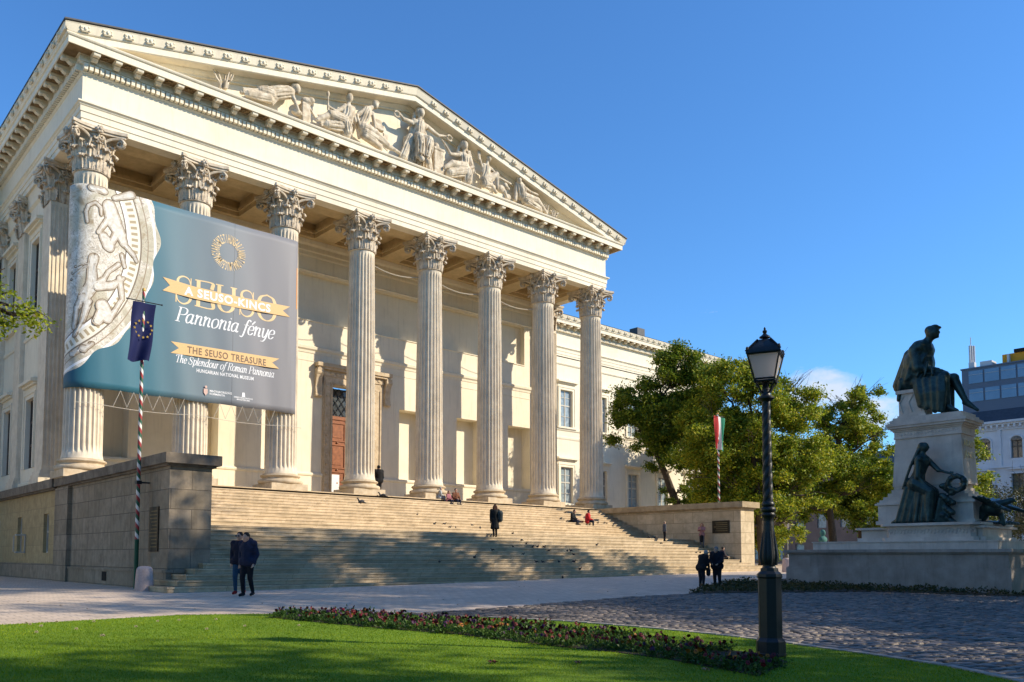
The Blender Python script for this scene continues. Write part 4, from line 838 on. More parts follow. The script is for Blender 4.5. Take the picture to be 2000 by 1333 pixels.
# safety cord high between the columns
q=MB(); 
for i in range(3,7):
    q.tube([(S*i+.5+3.6*k/10,.2,12.35-.28*math.sin(PI*k/10)) for k in range(11)],.018,5)
tag(q.build('hanging_cable',CORD),'thin pale cable hanging between the upper shafts of the columns','cable')
# ================================================================ GROUND
gmb=MB()
def grid(x0,x1,y0,y1,nx,ny,dz,clip=None):
    mb=MB(); vs=[(x0+(x1-x0)*i/nx,y0+(y1-y0)*j/ny,0) for j in range(ny+1) for i in range(nx+1)]
    vs=[(x,y,gz(x,y)+dz) for x,y,_ in vs]
    mb.add(vs,[(j*(nx+1)+i,j*(nx+1)+i+1,(j+1)*(nx+1)+i+1,(j+1)*(nx+1)+i) for j in range(ny) for i in range(nx)]); return mb
EARTH=M('earth_and_gravel',(.20,.17,.13),(.13,.11,.08),scale=1.5,bump=.3,mott=.2)
def axis(*segs):
    o=[]
    for a,b,n in segs: o+= [a+(b-a)*k/n for k in range(n)]
    return o+[segs[-1][1]]
xs_=axis((-900,-60,6),(-60,-20,8),(-20,50,70),(50,120,8),(120,900,6)); ys_=axis((-900,-60,6),(-60,-35,10),(-35,-10,50),(-10,60,14),(60,900,6))
gmb.add([(x,y,gz(x,y)-.03) for y in ys_ for x in xs_],[(j*len(xs_)+i,j*len(xs_)+i+1,(j+1)*len(xs_)+i+1,(j+1)*len(xs_)+i) for j in range(len(ys_)-1) for i in range(len(xs_)-1)])
tag(gmb.build('ground',EARTH,smooth=True,ang=180),kind='structure')
PAVE=blocks('plaza_paving',(.72,.58,.45),(.63,.50,.385),.32,.22,mortar=.012,mcol=(.30,.245,.20),mode='flat',stain=.28,bump=.25,streak=0,rough=.8)
xs_=axis((-30,-8,11),(-8,34,42),(34,60,6)); ys_=axis((-60,-30,10),(-30,-8,30),(-8,30,6))
g2=MB(); g2.add([(x,y,gz(x,y)) for y in ys_ for x in xs_],[(j*len(xs_)+i,j*len(xs_)+i+1,(j+1)*len(xs_)+i+1,(j+1)*len(xs_)+i) for j in range(len(ys_)-1) for i in range(len(xs_)-1)])
tag(g2.build('plaza',PAVE,smooth=True,ang=180),kind='structure')
# lawn
LAWN=[(-30,-21.4),(-12,-21.1),(-7.08,-20.73),(-5.44,-20.54),(-3.96,-20.29),(-2.63,-20.78),(-1.35,-21.5),(-.16,-22.44),(.73,-23.72),(1.35,-25.15),(1.63,-26.68),(1.69,-28.14),(1.52,-29.52),(1.13,-30.79),(.70,-31.82),(.05,-32.7),(-1.0,-33.7),(-3.2,-35.2),(-6,-37),(-9,-39),(-14,-42),(-30,-46)]
def inpoly(px,py,poly):
    ins=np.zeros(px.shape,bool); n=len(poly)
    for i in range(n):
        x0,y0=poly[i]; x1,y1=poly[(i+1)%n]
        c=((y0>py)!=(y1>py))&(px<(x1-x0)*(py-y0)/((y1-y0) if y1!=y0 else 1e-9)+x0); ins^=c
    return ins
def gzv(x,y): return -4.13+.012*np.clip(x,0,45)-np.clip((-13.1-y)*.018,0,.30)
def polysheet(name,poly,dz,mat,kind='structure',thick=.02,res=1.2):
    bm=bmesh.new(); f=bm.faces.new([bm.verts.new((x,y,0)) for x,y in poly]); bmesh.ops.triangulate(bm,faces=[f])
    for it in range(4):
        ed=[e for e in bm.edges if e.calc_length()>res*1.6]
        if not ed: break
        bmesh.ops.subdivide_edges(bm,edges=ed,cuts=1); bmesh.ops.triangulate(bm,faces=bm.faces[:])
    for v in bm.verts: v.co.z=gz(v.co.x,v.co.y)+dz
    ext=[e for e in bm.edges if e.is_boundary]; r=bmesh.ops.extrude_edge_only(bm,edges=ext)
    for g in r['geom']:
        if isinstance(g,bmesh.types.BMVert): g.co.z-=thick+dz
    bmesh.ops.recalc_face_normals(bm,faces=bm.faces[:])
    me=bpy.data.meshes.new(name); bm.to_mesh(me); bm.free(); me.materials.append(mat); ob=bpy.data.objects.new(name,me); COL.objects.link(ob); tag(ob,kind=kind); ORG[ob.name]=(0,0,0); return ob
TURF=M('turf_soil',(.16,.27,.012),(.12,.21,.010),scale=6,bump=.6,bscale=70,rough=1,mott=.15)
polysheet('lawn',LAWN,.035,TURF)
def frus(px,py,marg=.2):
    d=np.stack([px-CAM.x,py-CAM.y],1); f2=np.array([f_.x,f_.y]); r2=np.array([r_.x,r_.y]); zz=d@f2; xx=d@r2
    sx=890.8+1632.7*xx/np.maximum(zz,.1); return (zz>1.0)&(sx>-2000*marg)&(sx<2000*(1+marg)),zz
def leafquads(name,cen,size,mat,parent=None,org=(0,0,0),up=0,aspect=.5,fold=.15,kind=None):
    n=len(cen); d=rng.normal(size=(n,3)); d[:,2]=d[:,2]*.8-.15+up; d/=np.linalg.norm(d,axis=1)[:,None]
    q=rng.normal(size=(n,3)); s=np.cross(d,q); s/=np.linalg.norm(s,axis=1)[:,None]; nn=np.cross(d,s)
    sz=(size*(.6+.8*rng.random(n)))[:,None] if np.isscalar(size) else size[:,None]
    a=cen; b=cen+d*sz*.5+s*sz*aspect*.5+nn*sz*fold; c=cen+d*sz; e=cen+d*sz*.5-s*sz*aspect*.5+nn*sz*fold
    V=np.stack([a,b,c,e],1).reshape(-1,3)-np.array(org)
    me=bpy.data.meshes.new(name); me.vertices.add(4*n); me.vertices.foreach_set('co',V.astype(np.float32).ravel())
    me.loops.add(4*n); me.loops.foreach_set('vertex_index',np.arange(4*n,dtype=np.int32)); me.polygons.add(n)
    me.polygons.foreach_set('loop_start',np.arange(0,4*n,4,dtype=np.int32)); me.polygons.foreach_set('loop_total',np.full(n,4,np.int32))
    me.update(calc_edges=True); me.materials.append(mat); ob=bpy.data.objects.new(name,me); COL.objects.link(ob)
    if parent: ob.parent=parent
    else: ob.location=org
    if kind: ob['kind']=kind
    ORG[ob.name]=tuple(org); return ob
def blades(name,px,py,h,wd,mat,dz=.03):
    n=len(px); z=gzv(px,py)+dz; a=rng.random(n)*2*PI; lean=(rng.random(n)*.8+.1)*h; la=rng.random(n)*2*PI
    dx,dy=np.cos(a)*wd/2,np.sin(a)*wd/2; tx,ty=px+np.cos(la)*lean,py+np.sin(la)*lean
    V=np.stack([np.stack([px-dx,py-dy,z],1),np.stack([px+dx,py+dy,z],1),np.stack([tx,ty,z+h],1)],1).reshape(-1,3)
    me=bpy.data.meshes.new(name); me.vertices.add(3*n); me.vertices.foreach_set('co',V.astype(np.float32).ravel()); me.loops.add(3*n); me.loops.foreach_set('vertex_index',np.arange(3*n,dtype=np.int32))
    me.polygons.add(n); me.polygons.foreach_set('loop_start',np.arange(0,3*n,3,dtype=np.int32)); me.polygons.foreach_set('loop_total',np.full(n,3,np.int32)); me.update(calc_edges=True)
    me.materials.append(mat); ob=bpy.data.objects.new(name,me); COL.objects.link(ob); return ob
GRASS=leafmat('grass_blades',[(.14,.26,.010),(.20,.33,.013),(.26,.38,.016),(.32,.42,.02)],.5,1.6)
n=420000; px=rng.uniform(-14,2,n); py=rng.uniform(-36,-20.2,n); fr_,zz=frus(px,py); keep=inpoly(px,py,LAWN)&fr_&(rng.random(n)<np.clip(9/zz,.35,1)); px,py,zz=px[keep],py[keep],zz[keep]
go=blades('grass',px,py,.016+.014*rng.random(len(px)),.005+.0007*zz,GRASS); tag(go,'short mown green grass covering the lawn in front','grass',kind='stuff')
# stone edging of the lawn
e_=MB(); ed=LAWN[8:20]
for a,b in zip(ed[:-1],ed[1:]):
    A,B=Vector((*a,0)),Vector((*b,0)); d=(B-A); ln=d.length; d.normalize(); nr=Vector((-d.y,d.x,0)); nr=-nr if nr.x<0 else nr
    k=max(1,round(ln/.5))
    for q_ in range(k):
        p0=A+d*(ln*q_/k+.006); p1=A+d*(ln*(q_+1)/k-.006); z0=gz(p0.x,p0.y)
        e_.add([(p0.x,p0.y,z0-.1),(p1.x,p1.y,z0-.1),(p1.x+nr.x*.12,p1.y+nr.y*.12,z0-.1),(p0.x+nr.x*.12,p0.y+nr.y*.12,z0-.1),(p0.x,p0.y,z0+.05),(p1.x,p1.y,z0+.05),(p1.x+nr.x*.12,p1.y+nr.y*.12,z0+.05),(p0.x+nr.x*.12,p0.y+nr.y*.12,z0+.05)],[(0,3,2,1),(4,5,6,7),(0,1,5,4),(1,2,6,5),(2,3,7,6),(3,0,4,7)])
tag(e_.build('kerb',M('kerb_stone',(.42,.38,.34),(.3,.27,.24),scale=8,bump=.2,mott=.15)),kind='structure')
# cobbles: every sett modelled, laid in wandering rows
COB=M('basalt_setts',(.18,.155,.135),(.105,.092,.082),scale=4.5,rough=.5,bump=.5,bscale=35,spec=.45,mott=.15)
_n=COB.node_tree; _g=_n.nodes.new('ShaderNodeNewGeometry'); _c=_n.nodes['Principled BSDF'].inputs['Base Color'].links[0].from_socket; _m=mix(_n,_c,ramp(_n,_g.outputs['Random Per Island'],[(0,(.6,.58,.56)),(.5,(1.0,.95,.9)),(1,(1.7,1.55,1.4))]),1,'MULTIPLY'); _n.links.new(_m,_n.nodes['Principled BSDF'].inputs['Base Color'])

CP=[(-.6,-21.95),(1.5,-22.05),(3.1,-21.98),(7.3,-21.51),(9.0,-21.45),(10.42,-21.67),(12.57,-22.58),(16,-24.33),(17.35,-27.98),(18.2,-34),(12,-44),(0,-44),(-4,-37)]
ISL=[(10.42,-21.67),(12.57,-22.58),(14.3,-23.4),(16,-24.33),(16.9,-26),(17.35,-27.98),(18.5,-34),(26,-34),(26,-18.2),(18.0,-18.6),(14.5,-19.9)]
polysheet('cobble_bed',CP,.006,M('dark_joint_sand',(.065,.06,.055),mott=.2,bump=.2))
rows=[]; V=[];Fc=[]; cyc=0
ca,sa=math.cos(R(-12)),math.sin(R(-12))
PX=[];PY=[];W=[];H=[]
v=-30.0
while v<8:
    u=-12+random.random()*.2; hh=random.uniform(.125,.16)
    while u<34:
        ww=random.uniform(.15,.25); PX.append(u+ww/2); PY.append(v+hh/2+.10*math.sin(u*.5+v*.3)); W.append(ww-.028); H.append(hh-.030); u+=ww
    v+=hh
PX=np.array(PX);PY=np.array(PY);W=np.array(W);H=np.array(H); X=0+PX*ca-PY*sa-1; Y=-24+PX*sa+PY*ca
fr_,zz=frus(X,Y); k=inpoly(X,Y,CP)&~inpoly(X,Y,LAWN)&~inpoly(X,Y,ISL)&fr_; 
lx=[x for x in LAWN]; X,Y,W,H=X[k],Y[k],W[k],H[k]; n=len(X); Z=gzv(X,Y)+.022+rng.normal(size=n)*.006
tl=rng.normal(size=(n,2))*.025
lay=[]
for (s_,dz_) in ((1,-.04),(1,-.007),(.82,.008)):
    for (i,j) in ((-1,-1),(1,-1),(1,1),(-1,1)):
        du=i*W/2*s_; dv=j*H/2*s_; lay.append(np.stack([X+du*ca-dv*sa,Y+du*sa+dv*ca,Z+dz_+tl[:,0]*du+tl[:,1]*dv],1))
V=np.stack(lay,1).reshape(-1,3); F=[]
base_f=[(0,1,5,4),(1,2,6,5),(2,3,7,6),(3,0,4,7),(4,5,9,8),(5,6,10,9),(6,7,11,10),(7,4,8,11),(8,9,10,11)]
idx=(np.arange(n)*12)[:,None,None]+np.array(base_f)[None]; idx=idx.reshape(-1,4); me=bpy.data.meshes.new('cobblestones'); me.vertices.add(len(V)); me.vertices.foreach_set('co',V.astype(np.float32).ravel())
me.loops.add(idx.size); me.loops.foreach_set('vertex_index',idx.astype(np.int32).ravel()); me.polygons.add(len(idx)); me.polygons.foreach_set('loop_start',np.arange(0,idx.size,4,dtype=np.int32)); me.polygons.foreach_set('loop_total',np.full(len(idx),4,np.int32)); me.update(calc_edges=True); me.shade_smooth(); me.materials.append(COB)
tag((lambda o:(COL.objects.link(o),o)[1])(bpy.data.objects.new('cobblestones',me)),kind='structure')
# planted strip round the monument
polysheet('planting_bed',ISL,.05,M('bed_soil',(.09,.07,.05),mott=.2,bump=.5))
n=26000; px=rng.uniform(10,18,n); py=rng.uniform(-30,-19,n); k=inpoly(px,py,ISL)&(px<17.9)&(rng.random(n)<.85); px,py=px[k],py[k]; hh=.03+.12*np.abs(np.sin(px*1.7)*np.cos(py*2.1))+.05*rng.random(len(px))
cen=np.stack([px,py,gzv(px,py)+.05+rng.random(len(px))*hh],1); o=leafquads('ground_cover',cen,.085,LEAF_S,up=.5); tag(o,'low ragged green and brown ground cover around the monument foot','ground cover',kind='stuff')
SHADE=[(-20,-13,15,5.5,'unseen leafy tree added left of the view to block skylight near the museum flank',31),(-25,-27,17,6,'unseen leafy tree added farther left to block skylight',32),(-19,-46,16,6,'unseen leafy tree added behind the photographer on the left to block skylight',33),(1,-49,20,5.5,'tall narrow park tree behind and right of the photographer',34),(6.6,-48,20,6,'broad dark park tree standing to the right of the photographer',21),(-5,-50,15,5.5,'dark park tree behind the photographer',22),(21,-37,25,6.3,'very tall dark park tree just right of the view',23),(29,-37,29,7,'tallest dark park tree right of the view',24),(36.8,-37.5,25,6,'tall park tree beyond the tallest one right of the view',25),(16.5,-43.5,11,4.5,'low park tree at the right of the cobbles',26),(28,-48,21,7,'park tree in the second row right of the view',27),(42,-36.5,17.5,4.3,'farthest park tree right of the view',28)]  # left-hand trees are unseen, added to block skylight on left-facing walls
# ================================================================ STREET LAMP
LB=(.07,-29.98,-4.395); lamp=empty('street_lamp',LB,'large black street lamp with a twisted post, at the end of the flower bed','street lamp')
def lp(prof,n=20): q=MB(); q.lathe([(r,LB[2]+z) for r,z in prof],(LB[0],LB[1],0),n,rot=.25); return q
k_=4.45/4.45
q=lp([(.20,-.1),(.20,.04),(.195,.05),(.195,.20),(.17,.235),(.155,.25),(.155,1.04),(.17,1.06),(.165,1.10),(.12,1.14),(.115,1.18)],8); q.build('base',IRON,lamp)
q=lp([(.09,1.12),(.11,1.16),(.085,1.19),(.075,1.22),(.10,1.25),(.108,1.32),(.105,1.40),(.09,1.52),(.075,1.65),(.065,1.80),(.062,1.86),(.085,1.88),(.09,1.91),(.075,1.93),(.095,1.95),(.098,1.99),(.07,2.01),(.085,2.03),(.08,2.06),(.06,2.09)],24)
for a in range(8):
    A=a*PI/4; q.tube([(LB[0]+r*math.cos(A),LB[1]+r*math.sin(A),LB[2]+z) for r,z in ((.095,1.22),(.112,1.32),(.105,1.42),(.088,1.55),(.072,1.68))],[.012,.02,.018,.013,.004],5)
q.build('vase',IRON,lamp,True,60)
q=MB(); vs=[];n=24;LV=150
for i in range(LV+1):
    t=i/LV; z=2.07+1.40*t; r0=.064-.012*t; tw=t*2*PI*3.2
    for k in range(n):
        a=2*PI*k/n; r=r0*(1+.20*(abs(math.cos(1.5*(a-tw)))-.6)); vs.append((LB[0]+r*math.cos(a),LB[1]+r*math.sin(a),LB[2]+z))
q.add(vs,[(i*n+k,i*n+(k+1)%n,(i+1)*n+(k+1)%n,(i+1)*n+k) for i in range(LV) for k in range(n)]); q.build('twisted_post',IRON,lamp,True,70)
q=lp([(.055,3.45),(.08,3.47),(.11,3.49),(.11,3.51),(.07,3.53),(.05,3.57),(.055,3.62),(.03,3.66),(.03,3.72)],20)
for k in range(4):
    A=R(25)+PI/4+k*PI/2; q.tube([(LB[0]+r*math.cos(A),LB[1]+r*math.sin(A),LB[2]+z) for r,z in ((.04,3.56),(.09,3.60),(.12,3.66),(.19,3.72))],[.012]*4,6); q.tube([(LB[0]+r*math.cos(A),LB[1]+r*math.sin(A),LB[2]+z) for r,z in ((.035,3.6),(.045,3.72))],[.014]*2,6)
q.build('collar',IRON,lamp,True)
LA=R(22); zb,zt=3.725,4.09; hb,ht=.125,.205
def sqp(h,z,rot=LA): return [(LB[0]+h*math.sqrt(2)*math.cos(rot+PI/4+k*PI/2),LB[1]+h*math.sqrt(2)*math.sin(rot+PI/4+k*PI/2),LB[2]+z) for k in range(4)]
q=MB(); a,b=sqp(hb-.012,zb+.02),sqp(ht-.012,zt-.005); q.add(a+b,[(k,(k+1)%4,4+(k+1)%4,4+k) for k in range(4)])
mt,nt,N_,L_,P_=newmat('frosted_lamp_glass'); P_.inputs['Base Color'].default_value=(.72,.68,.68,1); P_.inputs['Roughness'].default_value=.45
t_=N_.new('ShaderNodeBsdfTranslucent'); t_.inputs[0].default_value=(.8,.75,.75,1); mxs=N_.new('ShaderNodeMixShader'); mxs.inputs[0].default_value=.55; L_.new(P_.outputs[0],mxs.inputs[1]); L_.new(t_.outputs[0],mxs.inputs[2]); L_.new(mxs.outputs[0],N_['Material Output'].inputs[0])
gl_=q.build('lantern_glass',mt,lamp)
q=MB(); 
for k in range(4): q.tube([sqp(hb,zb)[k],sqp(ht,zt)[k]],.013,6)
for h,z in ((hb,zb),(hb,zb+.03),(ht,zt),(ht+.005,zt+.02)):
    P=sqp(h,z)
    for k in range(4): q.tube([P[k],P[(k+1)%4]],.014,6)
q.build('lantern_frame',IRON,lamp)
q=MB(); a,b,c_,d_=sqp(ht+.02,zt+.01),sqp(ht+.012,zt+.04),sqp(.085,zt+.21),sqp(.07,zt+.215)
q.add(a+b+c_+d_,[(0,1,2,3)]+[(4*j+k,4*j+(k+1)%4,4*j+4+(k+1)%4,4*j+4+k) for j in range(3) for k in range(4)]+[(12,13,14,15)])
for k in range(4): q.tube([sqp(ht+.02,zt+.04)[k],sqp(.085,zt+.215)[k]],.011,6); q.ball(sqp(ht+.0,zt+.075)[k],(.02,.02,.03),6,4)
q.lathe([(.06,LB[2]+zt+.20),(.03,LB[2]+zt+.235),(.075,LB[2]+zt+.25),(.07,LB[2]+zt+.265),(.035,LB[2]+zt+.29),(.02,LB[2]+zt+.31),(.03,LB[2]+zt+.325),(.03,LB[2]+zt+.345),(.012,LB[2]+zt+.36),(.016,LB[2]+zt+.375),(.003,LB[2]+zt+.40)],(LB[0],LB[1],0),14)
q.build('lantern_roof',IRON,lamp,True,40)
lamp.scale=(.974,)*3
# small lamp in the park behind
def smalllamp(x,y,label):
    z=gz(x,y)-.05; e_=empty('park_lamp',(x,y,z),label,'street lamp'); q=MB()
    q.lathe([(.16,z),(.14,z+.6),(.07,z+.8),(.05,z+2.6),(.09,z+2.65),(.04,z+2.7)],(x,y,0),10); q.build('post',plain('grey_post',(.25,.25,.24)),e_,True)
    q=MB(); q.lathe([(.13,z+2.72),(.24,z+3.15)],(x,y,0),4); q.build('lantern_glass',mt,e_); q=MB(); q.lathe([(.27,z+3.152),(.1,z+3.35),(.02,z+3.5)],(x,y,0),4); q.build('lantern_roof',IRON,e_)
smalllamp(46.7,-5.2,'small distant street lamp under the trees between the twisted lamp post and the monument')
# ================================================================ FLAGPOLES
def stripe_mat():
    mt,nt,N,L,P=newmat('spiral_striped_pole'); pos=wpos(nt); tcn=N.new('ShaderNodeTexCoord'); sp=N.new('ShaderNodeSeparateXYZ'); L.new(tcn.outputs['Object'],sp.inputs[0])
    a=math_(nt,'DIVIDE',math_(nt,'ARCTAN2',sp.outputs[1],sp.outputs[0]),2*PI); v=math_(nt,'FRACT',math_(nt,'ADD',math_(nt,'MULTIPLY',sp.outputs[2],2.3),a))
    n=N.new('ShaderNodeValToRGB'); n.color_ramp.interpolation='CONSTANT'; e=n.color_ramp.elements; e.new(.5)
    for k,(p,c) in enumerate(((0,(.33,.03,.03,1)),(.33,(.75,.72,.66,1)),(.66,(.02,.10,.05,1)))): e[k].position=p; e[k].color=c
    L.new(v,n.inputs[0]); L.new(n.outputs[0],P.inputs['Base Color']); P.inputs['Roughness'].default_value=.45; return mt
STR=stripe_mat(); GRN=plain('green_pole_paint',(.02,.10,.05),.5)
def flagpole(x,y,zb,zt,label,green):
    e_=empty('flagpole',(x,y,zb),label,'flagpole'); q=MB(); q.lathe([(.062,max(zb,green)),(.058,(zb+zt)/2),(.048,zt)],(x,y,0),14); q.build('striped_pole',STR,e_,True)
    q=MB(); q.lathe([(.066,zb-.1),(.066,green)],(x,y,0),14); q.build('pole_foot',GRN,e_,True); q=MB(); q.ball((x,y,zt+.05),(.06,.06,.07),10,6); q.build('finial',GOLD,e_,True)
    return e_
fpL=flagpole(-1.0,-9.45,-4.15,5.25,'striped flagpole beside the grey cheek wall, carrying the dark blue flag',-2.6)
q=MB(); q.box(-1.02,-.66,-9.48,-9.42,-.85,-.80); q.box(-1.08,-.92,-9.53,-9.37,-.88,-.77); q.build('wall_bracket',IRON,fpL)
fpR=flagpole(33.0,-8.4,-3.8,5.35,'striped flagpole behind the honey coloured cheek wall, carrying the red white and green flag',-2.2)
def flagcloth(mb,c,w_,h,wave,nu=14,nv=20,skew=0):
    vs=[]
    for j in range(nv+1):
        t=j/nv
        for i in range(nu+1):
            s=i/nu-.5; vs.append((c[0]+s*w_*(1-.06*t)-skew*t,c[1]+wave*math.sin(s*7+t*2)*(.3+t)+wave*.5*math.sin(t*7),c[2]-h*t+.04*math.sin(s*5)*t))
    mb.add(vs,[(j*(nu+1)+i,j*(nu+1)+i+1,(j+1)*(nu+1)+i+1,(j+1)*(nu+1)+i) for j in range(nv) for i in range(nu)]); return vs
def clothmat(name,c,tr=.35):
    mt,nt,N,L,P=newmat(name); P.inputs['Base Color'].default_value=(*c,1); P.inputs['Roughness'].default_value=.8
    t=N.new('ShaderNodeBsdfTranslucent'); t.inputs[0].default_value=(*[v*1.4 for v in c],1); mx=N.new('ShaderNodeMixShader'); mx.inputs[0].default_value=tr; L.new(P.outputs[0],mx.inputs[1]); L.new(t.outputs[0],mx.inputs[2]); L.new(mx.outputs[0],N['Material Output'].inputs[0]); return mt
fl_=empty('flag',(-1.0,-9.55,4.9),'dark blue flag with a ring of gold stars hanging from a crossbar','flag')
q=MB(); flagcloth(q,(-1.0,-9.56,4.86),.72,1.88,.10,skew=.18); o=q.build('cloth',clothmat('dark_blue_cloth',(.008,.014,.085),.3),fl_,True); 
q=MB(); q.tube([(-1.55,-9.55,4.9),(-.45,-9.55,4.9)],.018,8); q.ball((-1.55,-9.55,4.9),.03,8,5); q.ball((-.45,-9.55,4.9),.03,8,5); q.build('crossbar',IRON,fl_)
for k in range(12):
    a=k*PI/6; q=MB(); pts=[]
    for i in range(10): rr=.05 if i%2==0 else .02; pts.append((-1.05+.27*math.cos(a)+rr*math.sin(i*PI/5),4.0+.27*math.sin(a)+rr*math.cos(i*PI/5)))
    q.prism(pts,lambda p,t:(p[0],t,p[1]),-9.645,-9.635); q.build('gold_star',plain('gold_star',(.42,.28,.06)) if k==0 else bpy.data.materials['gold_star'],fl_)
fr2=empty('flag',(33.0,-8.45,5.25),'red white and green striped flag hanging on the right flagpole in front of the trees','flag')
for k,(c,nm) in enumerate((((.62,.05,.05),'red_stripe'),((.80,.80,.80),'white_stripe'),((.03,.28,.16),'green_stripe'))):
    q=MB(); vs=[]; nu,nv=5,20
    for j in range(nv+1):
        t=j/nv
        for i in range(nu+1):
            s=(k+i/nu)/3-.5; vs.append((33.02+s*.74+.05*math.sin(t*5+s*3),-8.5+.07*math.sin(s*11+t*3)*(.4+t)-.15*s,5.2-1.95*t-.12*s))
    q.add(vs,[(j*(nu+1)+i,j*(nu+1)+i+1,(j+1)*(nu+1)+i+1,(j+1)*(nu+1)+i) for j in range(nv) for i in range(nu)]); q.build(nm,clothmat(nm,c),fr2,True)
q=MB(); q.tube([(32.6,-8.5,5.22),(33.45,-8.5,5.22)],.018,8); q.build('crossbar',IRON,fr2)
for (x,y,lb) in ((-1.46,-11.46,'pinkish granite bollard at the foot of the left flagpole'),(29.9,-14.2,'pinkish granite bollard between the twisted lamp post and the monument')):
    z=gz(x,y); q=MB(); q.lathe([(.255,z-.1),(.26,z+.02),(.245,z+.35),(.225,z+.60),(.21,z+.66),(.17,z+.70),(.08,z+.72)],(x,y,0),28); tag(q.build('bollard',BOLL,smooth=True,ang=60,org=(x,y,z)),lb,'bollard','granite bollards at the stair ends')
# ================================================================ MONUMENT
MG=-4.15; MX=20.6
mon=empty('monument_pedestal',(MX,-24.2,MG),'tall pale stone monument pedestal on a broad stepped plinth','pedestal')
q=MB(); x0,x1,y0,y1=18.0,23.2,-27.5,-20.55
q.box(x0,x1,y0,y1,MG-.3,-3.42); q.box(x0+.03,x1-.03,y0+.03,y1-.03,-3.419,-3.38); q.box(x0+.07,x1-.07,y0+.07,y1-.07,-3.379,-2.95); q.box(x0+.02,x1-.02,y0+.02,y1-.02,-2.949,-2.90); q.box(x0-.05,x1+.05,y0-.05,y1+.05,-2.899,-2.80)
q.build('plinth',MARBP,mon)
q=MB(); q.box(18.6,22.6,-27.0,-21.25,-2.799,-2.56); q.box(18.57,22.63,-27.03,-21.22,-2.559,-2.52); q.build('step',MARB,mon)
q=MB(); 
def rbox(mb,x0,x1,y0,y1,z0,z1,b): 
    mb.prism([(x0,y0+b),(x0+b,y0),(x1-b,y0),(x1,y0+b),(x1,y1-b),(x1-b,y1),(x0+b,y1),(x0,y1-b)],lambda p,z:(p[0],p[1],z),z0,z1)
q.box(19.15,22.05,-26.5,-22.57,-2.519,-2.40); q.box(19.25,21.95,-26.4,-22.67,-2.399,-2.12); rbox(q,19.12,22.08,-26.55,-22.5,-2.119,-2.05,.05)
rbox(q,18.95,22.25,-26.35,-23.45,-2.518,-2.40,.12); rbox(q,19.05,22.15,-26.25,-23.55,-2.399,-2.02,.12); rbox(q,18.9,22.3,-26.4,-23.4,-2.019,-1.93,.15)
q.build('carved_bench_step',MARB,mon)
q=MB()
for k in range(26):
    y=-26.2+2.6*k/25; z=-2.2+.03*math.sin(k*2.1); q.tube([(19.035,y+.05*math.cos(a),z+.07*math.sin(a)) for a in [j*PI/4 for j in range(7)]],.012,5)
tag(q.build('relief_scrolls',MARB,mon),kind='stuff')
q=MB(); q.box(19.9,21.3,-25.95,-22.97,-1.929,-1.25); q.box(19.84,21.36,-26.01,-22.91,-1.929,-1.80)
for k,(dz,ins) in enumerate(((0,-.07),(.06,-.02),(.10,.04),(.18,.14),(.28,.26),(.40,.36),(.52,.42))):
    q.box(19.9+max(ins,-1)*.0+(ins*.25 if ins>0 else ins),21.3-(ins*.25 if ins>0 else ins),-25.95+ins,-22.97-ins*1.2,-1.249+dz+.001*k,-1.249+dz+(.06,.04,.08,.10,.12,.12,.12)[k])
q.build('pedestal_foot',MARB,mon)
q=MB(); vs=[(19.98,-25.68,-.62),(21.22,-25.68,-.62),(21.22,-23.45,-.62),(19.98,-23.45,-.62),(20.02,-25.62,1.26),(21.18,-25.62,1.26),(21.18,-23.58,1.26),(20.02,-23.58,1.26)]
q.add(vs,[(0,3,2,1),(4,5,6,7),(0,1,5,4),(1,2,6,5),(2,3,7,6),(3,0,4,7)]); 
q.build('shaft_block',MARB,mon)
q=MB()
for (z,o,h) in ((1.02,.03,.06),(1.08,.015,.18),(1.262,.05,.05),(1.313,.10,.06),(1.374,.18,.08),(1.455,.22,.10),(1.556,.12,.10),(1.657,.04,.10)):
    q.box(20.0-o,21.2+o,-25.64-o,-23.56+o,z,z+h-.001)
for k in range(18): y=-25.5+1.85*k/17; q.ball((19.985,y,1.17+.03*math.sin(k*1.9)),(.02,.05,.05),6,4)
q.build('cap',MARB,mon)
q=MB(); q.box(20.25,20.95,-24.45,-23.62,1.757,2.62); q.box(20.17,21.03,-24.52,-23.55,2.62,2.74); q.box(20.2,21.0,-24.5,-23.58,1.7575,1.86)
for k in range(3): q.tube([(20.235,-24.35+.3*k,1.95),(20.235,-24.25+.3*k,2.3),(20.235,-24.4+.3*k,2.55)],.02,5)
q.build('seat_block',MARB,mon)
# gilt inscription on the front face
for txt,z,sz in (('ARANY',.62,.30),('JÁNOS',.25,.30)):
    tm=text_mesh(txt,sz,.006,0,1.05,'CENTER'); q=MB(); q.add([(20.6+p[0],-25.675-p[2]-.001,z+p[1]) for p in tm.v],tm.f); q.build('inscription',GOLD,mon)
def bscale(y,z): return (-35.752+(y+35.752)*.984, -3.126+(z+3.126)*.984)
def BV(x,y,z): y2,z2=bscale(y,z); return Vector((x,y2,z2))
